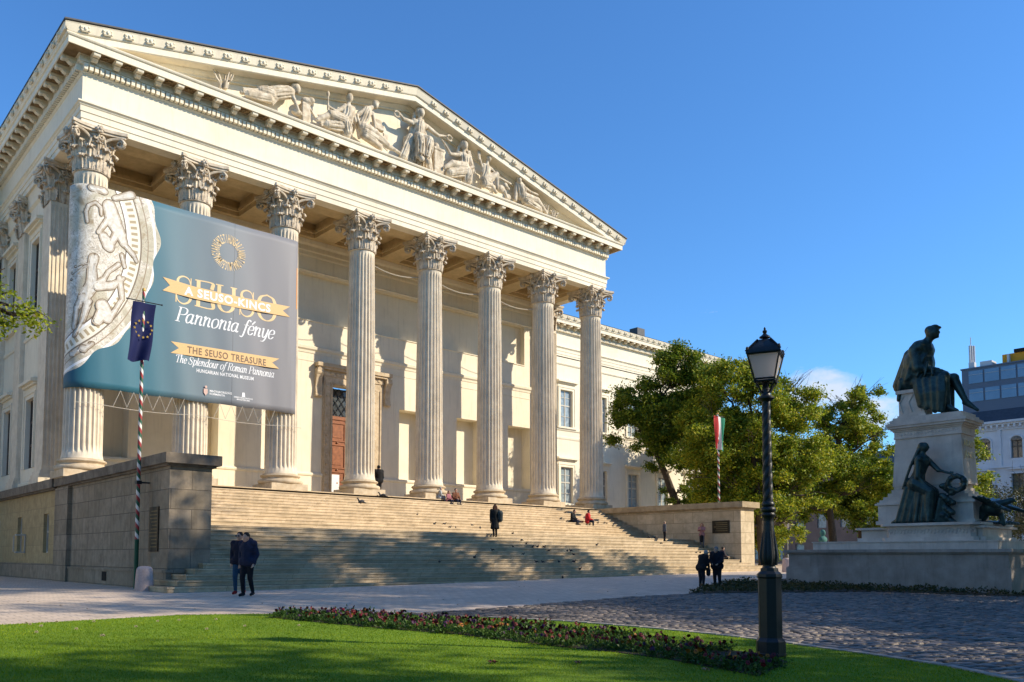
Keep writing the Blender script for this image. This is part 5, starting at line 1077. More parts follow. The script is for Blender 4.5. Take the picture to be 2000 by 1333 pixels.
# seated man in a coat
q=MB(); xc=20.6
hd=BV(xc,-24.47,4.80); q.ball(hd,(.19,.22,.25),16,12); q.cap(hd+Vector((0,-.10,-.08)),hd+Vector((0,-.15,-.16)),.10,.07); q.ball(hd+Vector((0,-.21,-.03)),(.03,.05,.05)); q.ball(hd+Vector((0,.07,.09)),(.19,.18,.17),12,8); q.ball(hd+Vector((0,-.08,.20)),(.15,.13,.07),10,6)
q.ball(hd+Vector((.10,-.20,.16)),(.10,.06,.05),8,5)
q.cap(hd+Vector((0,.05,-.14)),BV(xc,-24.22,4.45),.13,.17); q.cap(BV(xc-.16,-24.2,4.42),BV(xc+.16,-24.2,4.42),.14,.14)
q.cap(BV(xc-.30,-24.10,4.30),BV(xc+.30,-24.10,4.30),.23,.23); q.cap(BV(xc,-24.10,4.2),BV(xc,-23.85,3.35),.42,.50); q.ball(BV(xc,-24.0,3.75),(.54,.50,.60),14,10); q.cap(BV(xc,-23.75,4.1),BV(xc,-23.45,3.1),.26,.34); q.ball(BV(xc,-23.72,3.15),(.46,.40,.34),14,10)
for sx,kn,an,to in ((-1,(-24.88,3.15),(-24.95,2.1),(-25.25,1.92)),(1,(-25.02,3.12),(-25.38,2.28),(-25.72,1.93))):
    h=BV(xc+sx*.18,-23.85,3.12); k=BV(xc+sx*.2,*kn); a=BV(xc+sx*.2,*an); t_=BV(xc+sx*.22,*to)
    q.cap(h,k,.25,.19); q.cap(k,a,.17,.10); q.cap(a,t_,.10,.06); q.cap(a+Vector((0,.05,-.05)),t_,.08,.05)
for sx in (-1,1): 
    s_=BV(xc+sx*.36,-24.0,4.2); e_=BV(xc+sx*.42,-24.1,3.55); h=BV(xc+sx*.15,-24.66,3.42); q.cap(s_,e_,.20,.17); q.cap(e_,h,.17,.09); q.cap(h,h+Vector((-.04*sx,-.14,-.03)),.06,.04)
    for f in range(4): q.cap(h+Vector((.03*(f-1.5),-.08,0)),h+Vector((.03*(f-1.5),-.22,-.05)),.022,.016,6)
# coat skirt hanging
for k in range(9):
    t=k/8; y=-23.95-.95*t; rr_=.125 if k%2 else .10; yb_=-24.15-.72*t; zb_=2.0+.22*(1-t)+.06*math.sin(k*2.3)
    q.cap(BV(xc-.34,y,3.12),BV(xc-.44-.03*(k%2),(y+yb_)/2-.04,2.62),rr_,rr_,8); q.cap(BV(xc-.44-.03*(k%2),(y+yb_)/2-.04,2.62),BV(xc-.42,yb_,zb_),rr_,rr_*.9,8)
    q.cap(BV(xc+.34,y,3.12),BV(xc+.40,yb_,zb_),.11,.09,8)
for k in range(6): q.cap(BV(xc-.5+.05*k,-24.1+.06*k,4.25),BV(xc-.46+.03*k,-23.75-.05*k,3.2),.06,.07,7)
for k in range(4): q.cap(BV(xc-.40,-24.2-.12*k,4.1-.2*k),BV(xc-.46,-23.85-.25*k,3.25),.05,.05,6)
for k in range(6): x=xc-.36+.14*k; q.cap(BV(x,-23.52,3.2),BV(x,-23.42,2.52+.05*math.sin(k*2)),.09,.07,8)
man=q.remesh('seated_statue',BRONZE,None,.03,3); tag(man,'dark bronze statue of a man in a long coat seated on top of the pedestal','statue')
# seated woman with wreath
q=MB(); X=19.50
def FV(y,z,dx=0): return Vector((X+dx,y,z))
hd=FV(-24.69,.60); q.ball(hd,(.12,.14,.17),14,10); q.ball(hd+Vector((0,.08,.03)),(.13,.13,.15),12,8); q.ball(hd+Vector((0,-.14,-.02)),(.02,.035,.035),6,4); q.ball(hd+Vector((0,.16,-.04)),(.09,.09,.10)); q.cap(hd+Vector((0,.05,-.12)),FV(-24.63,.32),.08,.10)
q.cap(FV(-24.60,.20,-.2),FV(-24.60,.20,.16),.12,.12); q.cap(FV(-24.62,.15),FV(-24.50,-.28),.24,.19); q.ball(FV(-24.72,.05),(.18,.10,.10),10,6); q.cap(FV(-24.50,-.25),FV(-24.42,-.55),.20,.28)
q.ball(FV(-24.38,-.62),(.30,.30,.25),12,8)
for dx in (-.14,.12): q.cap(FV(-24.42,-.62,dx),FV(-24.86,-.90,dx),.25,.19); q.cap(FV(-24.86,-.90,dx),FV(-24.80,-1.75,dx),.19,.19); q.cap(FV(-24.75,-1.80,dx),FV(-25.0,-1.86,dx),.07,.05)
for k in range(11):
    t=k/10; y0_=-24.15-.72*t; q.cap(FV(y0_,-.75-.2*t,-.18+.03*math.sin(k*2)),FV(-23.85-.98*t,-1.85,-.24+.05*math.sin(k*3)),.075,.07,8)
    q.cap(FV(y0_,-.75-.2*t,.15),FV(-23.85-.98*t,-1.85,.15),.08,.07,8)
q.cap(FV(-24.1,-1.2),FV(-23.78,-1.84),.16,.10); q.cap(FV(-23.9,-1.75),FV(-23.6,-1.88),.10,.05)
q.cap(FV(-24.75,.16,.16),FV(-25.05,-.18,.12),.10,.08); q.cap(FV(-25.05,-.18,.12),FV(-25.45,-.33,.08),.055,.04)
q.cap(FV(-24.55,.16,-.22),FV(-24.55,-.40,-.30),.10,.085); q.cap(FV(-24.55,-.40,-.30),FV(-24.92,-.82,-.22),.06,.04)
for f in range(4): q.cap(FV(-24.90,-.82,-.25+.025*f),FV(-25.0,-.93,-.25+.025*f),.016,.012,5); q.cap(FV(-25.42,-.31+.02*f,.08),FV(-25.53,-.33+.02*f,.06),.016,.012,5)
q.cap(FV(-24.52,.50,-.08),FV(-24.30,.0,-.15),.06,.05); q.cap(FV(-24.30,.0,-.15),FV(-24.02,-.75,-.15),.05,.035)
fem=q.remesh('seated_statue',BRONZE,None,.022,2); tag(fem,'bronze statue of a woman in a flowing gown seated against the side of the pedestal','statue')
q=MB(); c_=FV(-25.62,-.66,.0)
for k in range(46):
    a=2*PI*k/46; p=c_+Vector((.03*math.sin(k*5),.24*math.cos(a),.23*math.sin(a))); q.ball(p,(.10,.10,.075),6,4,Quaternion((1,0,0),a+k)); q.ball(p+Vector((.05*math.sin(k*3),.06*math.cos(k*2),.06*math.sin(k*4))),(.06,.08,.05),6,4,Quaternion((1,0,0),k))
for k in range(16): q.ball(FV(-25.2-.09*(k%4),-.72-.08*k,.02+.05*math.sin(k)),(.13,.12,.10),7,5)
for k in range(8): q.cap(FV(-25.15,-1.0,-.05),FV(-24.98-.06*k,-1.88,-.1+.03*k),.05,.06,6)
tag(q.remesh('wreath',BRONZE,None,.025,0),'heavy bronze laurel wreath held out by the seated woman statue','wreath')
# eagle-like bronze group on the front
q=MB(); ex=20.55
E=lambda y,z,dx=0: Vector((ex+dx,y,z))
q.ball(E(-26.3,-1.45),(.36,.34,.26),12,8,Quaternion((1,0,0),R(25))); q.cap(E(-26.45,-1.35),E(-26.75,-1.25),.16,.10); q.ball(E(-26.82,-1.22),(.09,.13,.09)); q.cap(E(-26.9,-1.24),E(-27.0,-1.30),.04,.015)
for sx in (-1,1):
    for k in range(8): q.cap(E(-26.2,-1.25,sx*.2),E(-25.95-.16*k,-1.1+.09*math.sin(k*.7)-.06*k,sx*(.62+.05*k)),.09,.05,8)
q.cap(E(-26.1,-1.5),E(-25.9,-1.9),.2,.15); q.cap(E(-26.5,-1.6),E(-26.6,-1.98),.10,.07)
for k in range(10): q.cap(E(-26.0-.07*k,-1.92,-.5+.1*k),E(-26.35-.05*k,-1.95,-.4+.12*k),.07,.05,6)
tag(q.remesh('bronze_eagle',BRONZE,None,.028,1),'dark bronze eagle with spread wings crouching at the front foot of the pedestal','statue')
# small bust behind
e_=empty('bust_on_pedestal',(33.9,-14.1,gz(34,-14)),'small green bronze bust on a short white pedestal in the park beyond the monument','bust'); q=MB(); z=gz(34,-14); q.box(33.7,34.1,-14.3,-13.9,z-.1,-2.35); q.box(33.62,34.18,-14.38,-13.82,-2.349,-2.25); q.build('pedestal',MARB,e_)
q=MB(); q.ball((33.9,-14.1,-1.72),(.14,.16,.19),10,8); q.ball((33.9,-14.1,-2.08),(.32,.2,.2),12,8); q.cap((33.9,-14.1,-2.0),(33.9,-14.1,-1.8),.1,.09); q.remesh('bust',M('verdigris',(.08,.22,.19),(.04,.12,.11),mott=.2),e_,.03,1)
# ================================================================ BACKGROUND BUILDINGS
def bplace(): pass
WPL=M('white_plaster_facade',(.66,.66,.68),(.56,.56,.58),scale=1,mott=.08,streak=.1)
BX=95.0
bld=empty('white_palace',(BX,-15,-4),'old white street building with arched and pedimented windows under a slate mansard, beyond the monument','building')
q=MB(); bf=lambda u,v,w_:(BX+w_,u,v); hs=[]; ys=[-2.9-3.05*k for k in range(10)]
for y in ys:
    hs+=[(y-.62,y+.62,5.0,8.2,.4,False),(y-.5,y+.5,9.0,10.7,.4,False),(y-.62,y+.62,.6,3.6,.4,False),(y-.62,y+.62,-3.8,-1.0,.4,False)]
hs=[(min(a,b),max(a,b),c,d,e,f) for a,b,c,d,e,f in hs]
# shift rows so that they match: first floor 3.0..6.3, second floor 7.6..9.9
hs=[]
for y in ys: hs+=[(y-.55,y+.55,8.0,10.0,.35,False),(y-.6,y+.6,3.9,6.3,.35,False),(y-.6,y+.6,-.3,2.2,.35,False),(y-.7,y+.7,-4.2,-1.2,.35,False)]
wallholes(q,bf,-34,-1.2,-4.6,12.2,hs); q.quad((BX,-1.2,-4.6),(BX,-1.2,12.2),(BX+14,-1.2,12.2),(BX+14,-1.2,-4.6)); q.build('wall',WPL,bld)
t=MB(); 
for z0_,z1_,o in ((11.2,11.3,.15),(11.75,11.95,.35),(11.951,12.2,.6),(7.0,7.2,.2),(2.9,3.15,.25),(-.9,-.65,.2)): t.box(BX-o,BX-.001,-34,-1.0+o*.5,z0_,z1_)
for k in range(60): y=-33.5+.55*k; t.box(BX-.45,BX-.36,y,y+.2,11.45,11.74) if y<-1.2 else None
for y in ys:
    t.prism([(y-1.0,6.75),(y+1.0,6.75),(y+.9,6.85),(y,7.0),(y-.9,6.85)],lambda p,x:(x,p[0],p[1]),BX-.4,BX-.21); t.box(BX-.12,BX-.002,y-.85,y-.6,3.8,6.6); t.box(BX-.12,BX-.002,y+.6,y+.85,3.8,6.6); t.box(BX-.2,BX-.002,y-.9,y+.9,6.3,6.5)
    t.box(BX-.1,BX-.002,y-.72,y-.55,8.0,10.0); t.box(BX-.1,BX-.002,y+.55,y+.72,8.0,10.0); t.tube([(BX-.06,y+.63*math.cos(a),9.95+.55*math.sin(a)) for a in [k*PI/8 for k in range(9)]],.09,6)
    t.box(BX-.14,BX-.002,y-1.6,y-1.25,7.2,11.2)
t.build('cornice',WPL,bld)
for y in ys:
    for (z0_,z1_,arch) in ((8.0,10.0,1),(3.9,6.3,0),(-.3,2.2,0)):
        g=MB(); g.box(BX+.3,BX+.34,y-.6,y+.6,z0_,z1_)
        if arch: g.prism([(y+.55*math.cos(a),9.95+.45*math.sin(a)) for a in [k*PI/10 for k in range(11)]],lambda p,x:(x,p[0],p[1]),BX-.03,BX-.003)
        wd=g.build('window',GLASS,bld); g=MB(); g.box(BX+.24,BX+.297,y-.05,y+.05,z0_,z1_); g.box(BX+.24,BX+.296,y-.55,y-.051,(z0_*.35+z1_*.65)-.05,(z0_*.35+z1_*.65)+.05); g.box(BX+.24,BX+.296,y+.051,y+.55,(z0_*.35+z1_*.65)-.05,(z0_*.35+z1_*.65)+.05); g.build('window_frame',BROWNF,wd)
q=MB(); q.prism([(BX-.3,12.21),(BX+1.8,14.6),(BX+12,14.6),(BX+14,12.21)],lambda p,y:(p[0],y,p[1]),-34,-1.25); q.build('mansard_roof',M('slate',(.06,.075,.10),(.04,.05,.07),scale=3),bld)
ob=empty('office_block',(BX+3,-15,14),'glass office block with blue window bands and an orange box on its roof','building')
OF=plain('office_cladding',(.11,.15,.21),.5); q=MB(); q.box(BX+1.0,BX+15,-34,-.45,13.5,18.7); q.box(BX+.9,BX+15.1,-34,-.35,18.701,18.85); q.build('wall',OF,ob)
for zz in (14.9,17.0):
    for k in range(20):
        y=-1.9-1.62*k; g=MB(); g.box(BX+.93,BX+.99,y-.72,y+.72,zz,zz+1.45); wd=g.build('window',BGLASS,ob); g=MB(); g.box(BX+.90,BX+.929,y-.72,y+.72,zz+.98,zz+1.03); g.build('glazing_bar',plain('steel',(.4,.43,.46)) if 'steel' not in bpy.data.materials else bpy.data.materials['steel'],wd)
q=MB(); q.box(BX+2,BX+8,-14,-4.3,18.86,20.0); q.build('orange_plant_room',plain('orange_paint',(.75,.33,.03)),ob); q=MB(); q.box(BX+1.8,BX+8.2,-14,-5.5,20.01,20.4); q.build('plant_room_roof',DARK,ob)
q=MB(); q.box(BX+1.6,BX+2.2,-1.6,-1.0,18.86,19.6); q.tube([(BX+1.9,-1.2,19.5),(BX+1.9,-1.2,22.6)],.05,6); 
for k in range(3): q.tube([(BX+1.7+.2*k,-1.15-.15*k,18.9),(BX+1.7+.2*k,-1.15-.15*k,21.6)],.12,8)
q.build('antenna_mast',plain('mast_metal',(.6,.6,.62)),ob); 
for bb_ in ((BX+1.5,BX+3,-3.4,-2.2,18.86,19.5),(BX+1.5,BX+2.2,-5.1,-4.9,18.86,19.9),(BX+1.5,BX+1.8,-7.3,-7.2,18.86,19.4)): q=MB(); q.box(*bb_); q.build('roof_unit',bpy.data.materials['mast_metal'],ob)
lb=empty('low_street_house',(88,6,-4),'dull pink street house with shopfronts seen low between the tree trunks','building')
PK=M('pink_plaster',(.30,.19,.15),(.22,.14,.11),scale=1,mott=.2,streak=.2)
q=MB(); hs=[(y-.6,y+.6,z0_,z0_+2.0,.3,False) for y in [1+3*k for k in range(15)] for z0_ in (-3.2,.9,4.4)]; wallholes(q,bf,-.4,46,-4.6,8.4,hs); q.quad((BX,-.4,-4.6),(BX,-.4,8.4),(BX+10,-.4,8.4),(BX+10,-.4,-4.6)); q.build('wall',PK,lb)
for (a,b,c,d,_,_) in hs:
    g=MB(); g.box(BX+.25,BX+.29,a,b,c,d); g.build('window',GLASS if (int(a)+int(c))%3 else BLIND,lb)
q=MB(); q.box(BX-.5,BX-.001,-.4,46,8.2,8.5); q.prism([(BX-.4,8.51),(BX+3,10.5),(BX+10,8.51)],lambda p,y:(p[0],y,p[1]),-.4,46); q.build('roof',ROOF,lb)
# terrace of houses closing the square further left and right, glimpsed only through gaps
# ================================================================ TREES
def limb(mb,a,b,r0,r1,seg=6,wob=.12):
    a,b=Vector(a),Vector(b); L_=(b-a).length; pts=[];rad=[]
    for k in range(seg+1):
        t=k/seg; p=a.lerp(b,t)+Vector((random.uniform(-1,1),random.uniform(-1,1),random.uniform(-.5,.8)))*L_*wob*math.sin(PI*t)*.6; pts.append(p); rad.append(r0+(r1-r0)*t)
    mb.tube(pts,rad,8); return pts
def tree(name,label,base,trunk,crowns,nleaf,size,mat,group=None,clump=60,r0=.3,twigs=0,sd=0,shell=.55,trans=None,leafup=0):
    random.seed(sd); e_=empty(name,base,label,'tree',group)
    mb=MB(); pts=[Vector(base)]+[Vector(p) for p in trunk]
    P=[]; rr=[]
    for i in range(len(pts)-1):
        for k in range(5): t=k/5; P.append(pts[i].lerp(pts[i+1],t)); rr.append(r0*(1-.6*(i+t)/(len(pts)-1)))
    P.append(pts[-1]); rr.append(r0*.4); P[0]=P[0]-Vector((0,0,.3)); rr[0]*=1.35; mb.tube(P,rr,12)
    cl=[]; vol=[c[1][0]*c[1][1]*c[1][2] for c in crowns]; tv=sum(vol)
    for (c,rd),v in zip(crowns,vol):
        n=max(6,int(clump*v/tv))
        for _ in range(n):
            d=rng.normal(size=3); d/=np.linalg.norm(d); rad=(shell+(1-shell)*rng.random())*(1+.10*rng.normal()); cl.append((np.array(c)+d*np.array(rd)*rad,max(.22,.20*min(rd)*(.6+.9*rng.random()))))
        tip=Vector(c); st=min(P,key=lambda p:(p-tip).length+max(0,(p.z-tip.z))*2); q=limb(mb,st,tip,r0*.38,r0*.12,6)
        for _ in range(5+twigs):
            d=rng.normal(size=3); d/=np.linalg.norm(d); d[2]=abs(d[2])*.9; fac=.92 if _<5 else 1.35
            t2=Vector(np.array(c)+d*np.array(rd)*fac); q2=limb(mb,q[3+_%3],t2,r0*.13,.012,5,.2)
            if _>=5:
                for __ in range(4): limb(mb,q2[2+__%3],t2+Vector((random.uniform(-.6,.6),random.uniform(-.6,.6),random.uniform(-.1,.7))),.018,.006,3,.2)
    mb.build('trunk',BARK,e_,True,ang=180)
    tot=sum(s**2 for _,s in cl); C_=[]
    for c,s in cl:
        n=int(nleaf*s*s/tot); p=rng.normal(size=(n,3))*s*np.array([.75,.75,.5])+c; C_.append(p)
    # loose leaves through the volume
    o=leafquads('crown',np.concatenate(C_),size,mat,e_,org=base,up=leafup)
    return e_
tA=tree('tree','dark green tree with a leaning trunk beside the right end of the columns',(39.2,-1.7,-3.75),[(38.9,-1.4,.5),(38.2,-1.0,2.6),(37.4,-.5,4.7),(37.2,-.5,7)],[((38.6,-2.05,10.6),(1.9,1.9,1.5)),((38.0,-1.6,9.0),(2.4,2.2,1.7)),((36.5,.2,7.5),(2.0,1.9,1.6)),((36.3,.2,5.7),(1.8,1.9,1.7)),((38.0,-1.2,6.4),(2.3,2.2,1.9)),((38.2,-1.1,3.9),(1.6,1.6,1.2)),((39.4,-2.8,8.6),(1.9,1.9,1.8)),((38.9,-2.2,5.0),(1.8,1.8,1.8)),((38.6,-1.6,1.3),(1.3,1.2,.8))],64000,.19,LEAF_D,'trees right of the museum',150,.32,0,1)
tB=tree('tree','broad yellowing tree behind the right flagpole and the lamp lantern',(39.6,-7.4,-3.8),[(39.4,-7.3,-1),(39.2,-7.2,2),(38.9,-7.0,5)],[((37.4,-6.0,7.8),(2.2,2.2,1.7)),((38.9,-7.2,8.8),(1.8,1.8,1.6)),((39.7,-7.9,6.9),(2.3,2.2,1.9)),((41.1,-9.0,6.5),(1.9,1.9,1.7)),((37.2,-5.7,4.7),(2.2,2.2,2.2)),((39.0,-7.1,3.8),(2.4,2.4,2.0)),((41.2,-8.9,3.7),(2.2,2.2,2.0)),((37.6,-5.9,1.5),(2.0,2.0,2.0)),((39.9,-7.6,1.2),(2.2,2.2,2.0)),((41.7,-9.1,1.0),(1.7,1.7,1.6)),((40.9,-8.2,-.8),(1.4,1.4,1.2)),((37.6,-5.9,-.8),(1.6,1.6,1.4))],92000,.18,LEAF_Y,'trees right of the museum',230,.3,2,2)
tC=tree('tree','thin crowned yellow green tree with a forked dark trunk just left of the monument',(51.2,-6.4,-3.7),[(51.2,-6.4,-2.0),(51.0,-6.3,.5),(51.4,-6.9,4)],[((52.0,-7.9,8.9),(1.5,1.5,1.2)),((51.2,-7.1,7.0),(2.2,2.2,1.5)),((52.9,-8.5,6.1),(1.9,1.9,1.6)),((50.4,-6.2,4.3),(2.1,2.1,1.7)),((52.8,-8.2,3.2),(2.1,2.1,1.7)),((51.4,-6.9,1.6),(1.9,1.9,1.3)),((53.6,-8.8,2.0),(1.2,1.2,1.5)),((49.9,-5.5,.6),(1.5,1.5,1.0))],46000,.20,LEAF_Y,'trees right of the museum',150,.36,3,3)
tree('tree','tall dark tree standing directly behind the monument pedestal',(56.9,-13.9,-3.8),[(56.8,-13.8,0),(56.8,-13.8,3)],[((56.7,-13.7,4.6),(1.4,1.4,1.9)),((56.8,-13.8,2.0),(1.5,1.6,1.8)),((56.5,-13.5,6.0),(1.0,1.0,1.2)),((56.9,-14.2,0.0),(1.8,1.8,1.6))],12000,.2,LEAF_Y,'trees right of the museum',70,.25,0,4)
for (x,y,h,lb,sd) in ((47.0,-1.0,7.5,'dark tree filling the gap behind the yellowing tree',5),(55,1,8.5,'distant dark tree behind the forked tree',6),(60,-4.5,7.5,'dark tree crown showing behind the thin crowned tree',7),(43,-3.5,5.5,'low dark tree behind the right cheek wall',8),(54.5,7.6,13.2,'leafy tree close to the windows of the right wing',11),(60,7.0,13.5,'leafy tree farther along the right wing',12)):
    tree('tree',lb,(x,y,-3.8),[(x,y,-1),(x+.2,y,h-6)],[((x,y,h-4.5),(3.0,3.0,2.6)),((x+1,y-1,h-6.5),(3.0,3.0,2.0)),((x-1,y+1,h-6.2),(2.6,2.6,2.0))],26000,.24,LEAF_D if sd%2 else LEAF_Y,'trees right of the museum',90,.28,0,sd)
tree('shrub','dark bare looking shrub at the right edge in front of the white building',(48.2,-19.6,-3.9),[(48.2,-19.6,-3)],[((48.0,-19.5,-1.0),(2.6,2.6,2.3)),((47.0,-18.6,-2.2),(2.2,2.2,1.6)),((50.5,-20.6,-.6),(2.5,2.6,2.8))],16000,.13,LEAF_S,None,80,.12,4,9)
# tree on the left whose branch reaches into the picture
tree('tree','bright leafy tree branch reaching in from the left edge in front of the museum flank',(-11.5,-10.5,-4.2),[(-11.3,-10.7,0),(-9.6,-11.6,2.0),(-7.4,-12.7,3.0)],[((-6.35,-13.4,3.55),(.75,.7,.60)),((-5.95,-13.7,2.95),(.62,.55,.50)),((-5.35,-14.05,2.62),(.45,.35,.28)),((-6.0,-13.6,2.2),(.45,.42,.40)),((-6.7,-13.1,4.1),(.6,.6,.5)),((-7.6,-12.6,3.0),(1.3,1.3,1.1)),((-9,-11.6,4.5),(2,2,1.6)),((-10.5,-10.6,6),(2.4,2.4,2))],26000,.115,LEAF_F,None,150,.22,0,10)
# shade trees outside the view; those on the left are added to block skylight
for (x,y,h,rr,lb,sd) in SHADE:
    random.seed(sd); tree('park_tree',lb,(x,y,-4.3),[(x,y,-1),(x+.3,y+.2,h*.4-4)],[((x,y,h-4.3-rr*.7),(rr*.8,rr*.8,rr*.7)),((x+rr*.45,y+rr*.1,h-4.3-rr*1.5),(rr*.75,rr*.75,rr*.8)),((x-rr*.45,y-rr*.2,h-4.3-rr*1.6),(rr*.7,rr*.75,rr*.8)),((x,y,h-4.3-rr*2.5),(rr*.85,rr*.85,rr*.7))],30000 if sd in (21,22,34,33) else 18500,.40,LEAF_D,'park trees around the square outside the view',150 if sd in (21,22,34,33) else 95,.4,0,sd)
# ================================================================ PEOPLE
SKIN=plain('skin',(.55,.33,.23),.6,.1)
_mc={}
def cm(c,nm='cloth'):
    k=tuple(c)
    if k not in _mc: _mc[k]=plain('%s_%d'%(nm,len(_mc)),c,.85,.3)
    return _mc[k]
def person(label,pos,yaw,H,J,top,bot,hair,shoes=(.02,.02,.02),coat=None,longhair=0,hat=None,group=None,hood=0,topw=1.0,skirt=0,hairball=1):
    """J: joint dict in units of height; x right, y forward(-y faces viewer), z up"""
    e_=empty('person',pos,label,'person',group)
    M4=Matrix.Translation(pos)@Matrix.Rotation(yaw,4,'Z')@Matrix.Scale(H,4)
    D=dict(pel=(0,0,.52),chest=(0,.0,.74),neck=(0,0,.835),head=(0,-.01,.925),sh=.105,shz=.805,elL=(-.13,.01,.64),haL=(-.13,-.02,.49),elR=(.13,.01,.64),haR=(.13,-.02,.49),knL=(-.055,-.01,.28),knR=(.055,-.01,.28),anL=(-.055,.01,.045),anR=(.055,.01,.045),toL=(-.06,-.075,.02),toR=(.06,-.075,.02))
    D.update(J); V=lambda k: Vector(D[k]); q=MB()
    ch=V('chest'); ax=D.get('axis',(1,0,0)); ax=Vector(ax)
    def W(mb): mb.v=[tuple(M4@Vector(p)) for p in mb.v]; return mb
    shL=ch+Vector((0,0,D['shz']-.74))-ax*D['sh']; shR=ch+Vector((0,0,D['shz']-.74))+ax*D['sh']
    hpL=V('pel')-ax*.052; hpR=V('pel')+ax*.052
    hd=V('head'); fd=Vector(D.get('face',(0,-1,0))).normalized(); sd=Vector((-fd.y,fd.x,0)).normalized()
    # continuous body
    q.ball(hd,(.048,.056,.066),14,10); q.cap(hd+fd*.018-Vector((0,0,.035)),hd+fd*.025-Vector((0,0,.045)),.033,.026,8)
    q.ball(hd+fd*.058-Vector((0,0,.006)),(.010,.012,.014),6,4)
    for s in (-1,1): q.ball(hd+sd*s*.048-Vector((0,0,.004)),(.008,.012,.016),6,4); q.ball(hd+sd*s*.020+fd*.049+Vector((0,0,.006)),.008,6,4)
    q.cap(hd-Vector((0,0,.04)),V('neck')-Vector((0,0,.02)),.030,.034,8)
    q.cap(shL,shR,.042,.042,8); q.cap(ch+Vector((0,0,.02)),V('pel'),.075,.068,10)
    for s,sh_,el,ha in ((-1,shL,'elL','haL'),(1,shR,'elR','haR')):
        q.cap(sh_,V(el),.030,.024,8); q.cap(V(el),V(ha),.022,.015,8); dr=(V(ha)-V(el)).normalized(); q.cap(V(ha),V(ha)+dr*.03,.016,.018,8)
        pr_=dr.cross(Vector((0,1,.2))).normalized()
        for f in range(4): q.cap(V(ha)+dr*.04+pr_*(f-1.5)*.010,V(ha)+dr*(.078-.006*abs(f-1.3))+pr_*(f-1.5)*.012+Vector((0,-.01,0)),.0055,.0045,5)
        q.cap(V(ha)+dr*.02+pr_*.018,V(ha)+dr*.045+pr_*.03,.006,.005,5)
    for hp,kn,an,to in ((hpL,'knL','anL','toL'),(hpR,'knR','anR','toR')):
        q.cap(hp,V(kn),.052,.034,8); q.cap(V(kn),V(an),.032,.020,8); q.cap(V(an),V(to),.020,.014,6)
    W(q).remesh('body',SKIN,e_,.017 if H>1 else .014,1)
    # trousers
    q=MB(); 
    for hp,kn,an in ((hpL,'knL','anL'),(hpR,'knR','anR')): q.cap(hp,V(kn),.064,.044,10); q.cap(V(kn),V(an)+(V(kn)-V(an)).normalized()*.02,.043,.031,10)
    q.cap(hpL+Vector((0,0,.02)),hpR+Vector((0,0,.02)),.07,.07,10)
    W(q).remesh('trousers',cm(bot),e_,.02,1)
    # jacket
    q=MB(); q.cap(shL,shR,.054*topw,.054*topw,10); q.cap(ch+Vector((0,0,.03)),V('pel')+Vector((0,0,.02)),.094*topw,.090*topw,12); q.cap(ch-ax*.04,ch+ax*.04,.085*topw,.085*topw,10); q.cap(hpL+Vector((0,0,.01)),hpR+Vector((0,0,.01)),.084*topw,.084*topw,10)
    for sh_,el,ha in ((shL,'elL','haL'),(shR,'elR','haR')): q.cap(sh_,V(el),.046*topw,.040*topw,8); q.cap(V(el),V(ha)-(V(ha)-V(el)).normalized()*.015,.038*topw,.030,8)
    q.cap(V('neck')-Vector((0,0,.035)),V('neck')-Vector((0,0,.005)),.05,.045,8)
    if hood: q.ball(V('neck')-fd*.06+Vector((0,0,.0)),(.07,.05,.05),10,6)
    if skirt:
        for k in range(12):
            a=2*PI*k/12; q.cap(V('pel')+Vector((.06*math.cos(a),.05*math.sin(a),.03)),V('pel')+Vector((.10*math.cos(a),.085*math.sin(a),-skirt)),.05,.045,6)
    W(q).remesh('jacket',cm(top),e_,.018,1)
    # hair, shoes
    q=MB(); q.ball(hd-fd*.012+Vector((0,0,.016)),(.054,.058,.060),12,8)
    if longhair: 
        for s in (-1,0,1): q.cap(hd-fd*.03+sd*s*.03,hd-fd*.045+sd*s*.045-Vector((0,0,longhair)),.045,.04,8)
    hr=W(q); f2=(M4.to_3x3()@fd).normalized(); hc=M4@hd
    hr.remesh('hair',cm(hair,'hair'),e_,.014,1)
    q=MB()
    for an,to in (('anL','toL'),('anR','toR')): q.cap(V(an)-Vector((0,0,.012)),V(to),.030,.022,8); q.cap(V(an)-Vector((0,0,.02)),V(an)-Vector((0,0,.022))-(V(to)-V(an))*.25,.026,.024,8)
    W(q).remesh('shoes',cm(shoes),e_,.014,1)
    return e_
def bag(label,pts,r,c,name='backpack',cat='bag'):
    q=MB(); q.cap(*pts,r,r*.9,10); tag(q.remesh(name,cm(c),None,.02,1),label,cat)
WALK=dict(knL=(-.05,-.06,.29),anL=(-.05,-.03,.05),toL=(-.055,-.11,.02),knR=(.05,.0,.28),anR=(.05,.08,.06),toR=(.055,.02,.025))
def zst(y):
    if y>-1.1: return 0
    if y>-5.7: return -(2.05/13)*(int((-1.1-y)/(4.6/12))+1)
    if y>-8.15: return -2.05
    return -2.05-.16*(int((-8.15-y)/.41)+1)
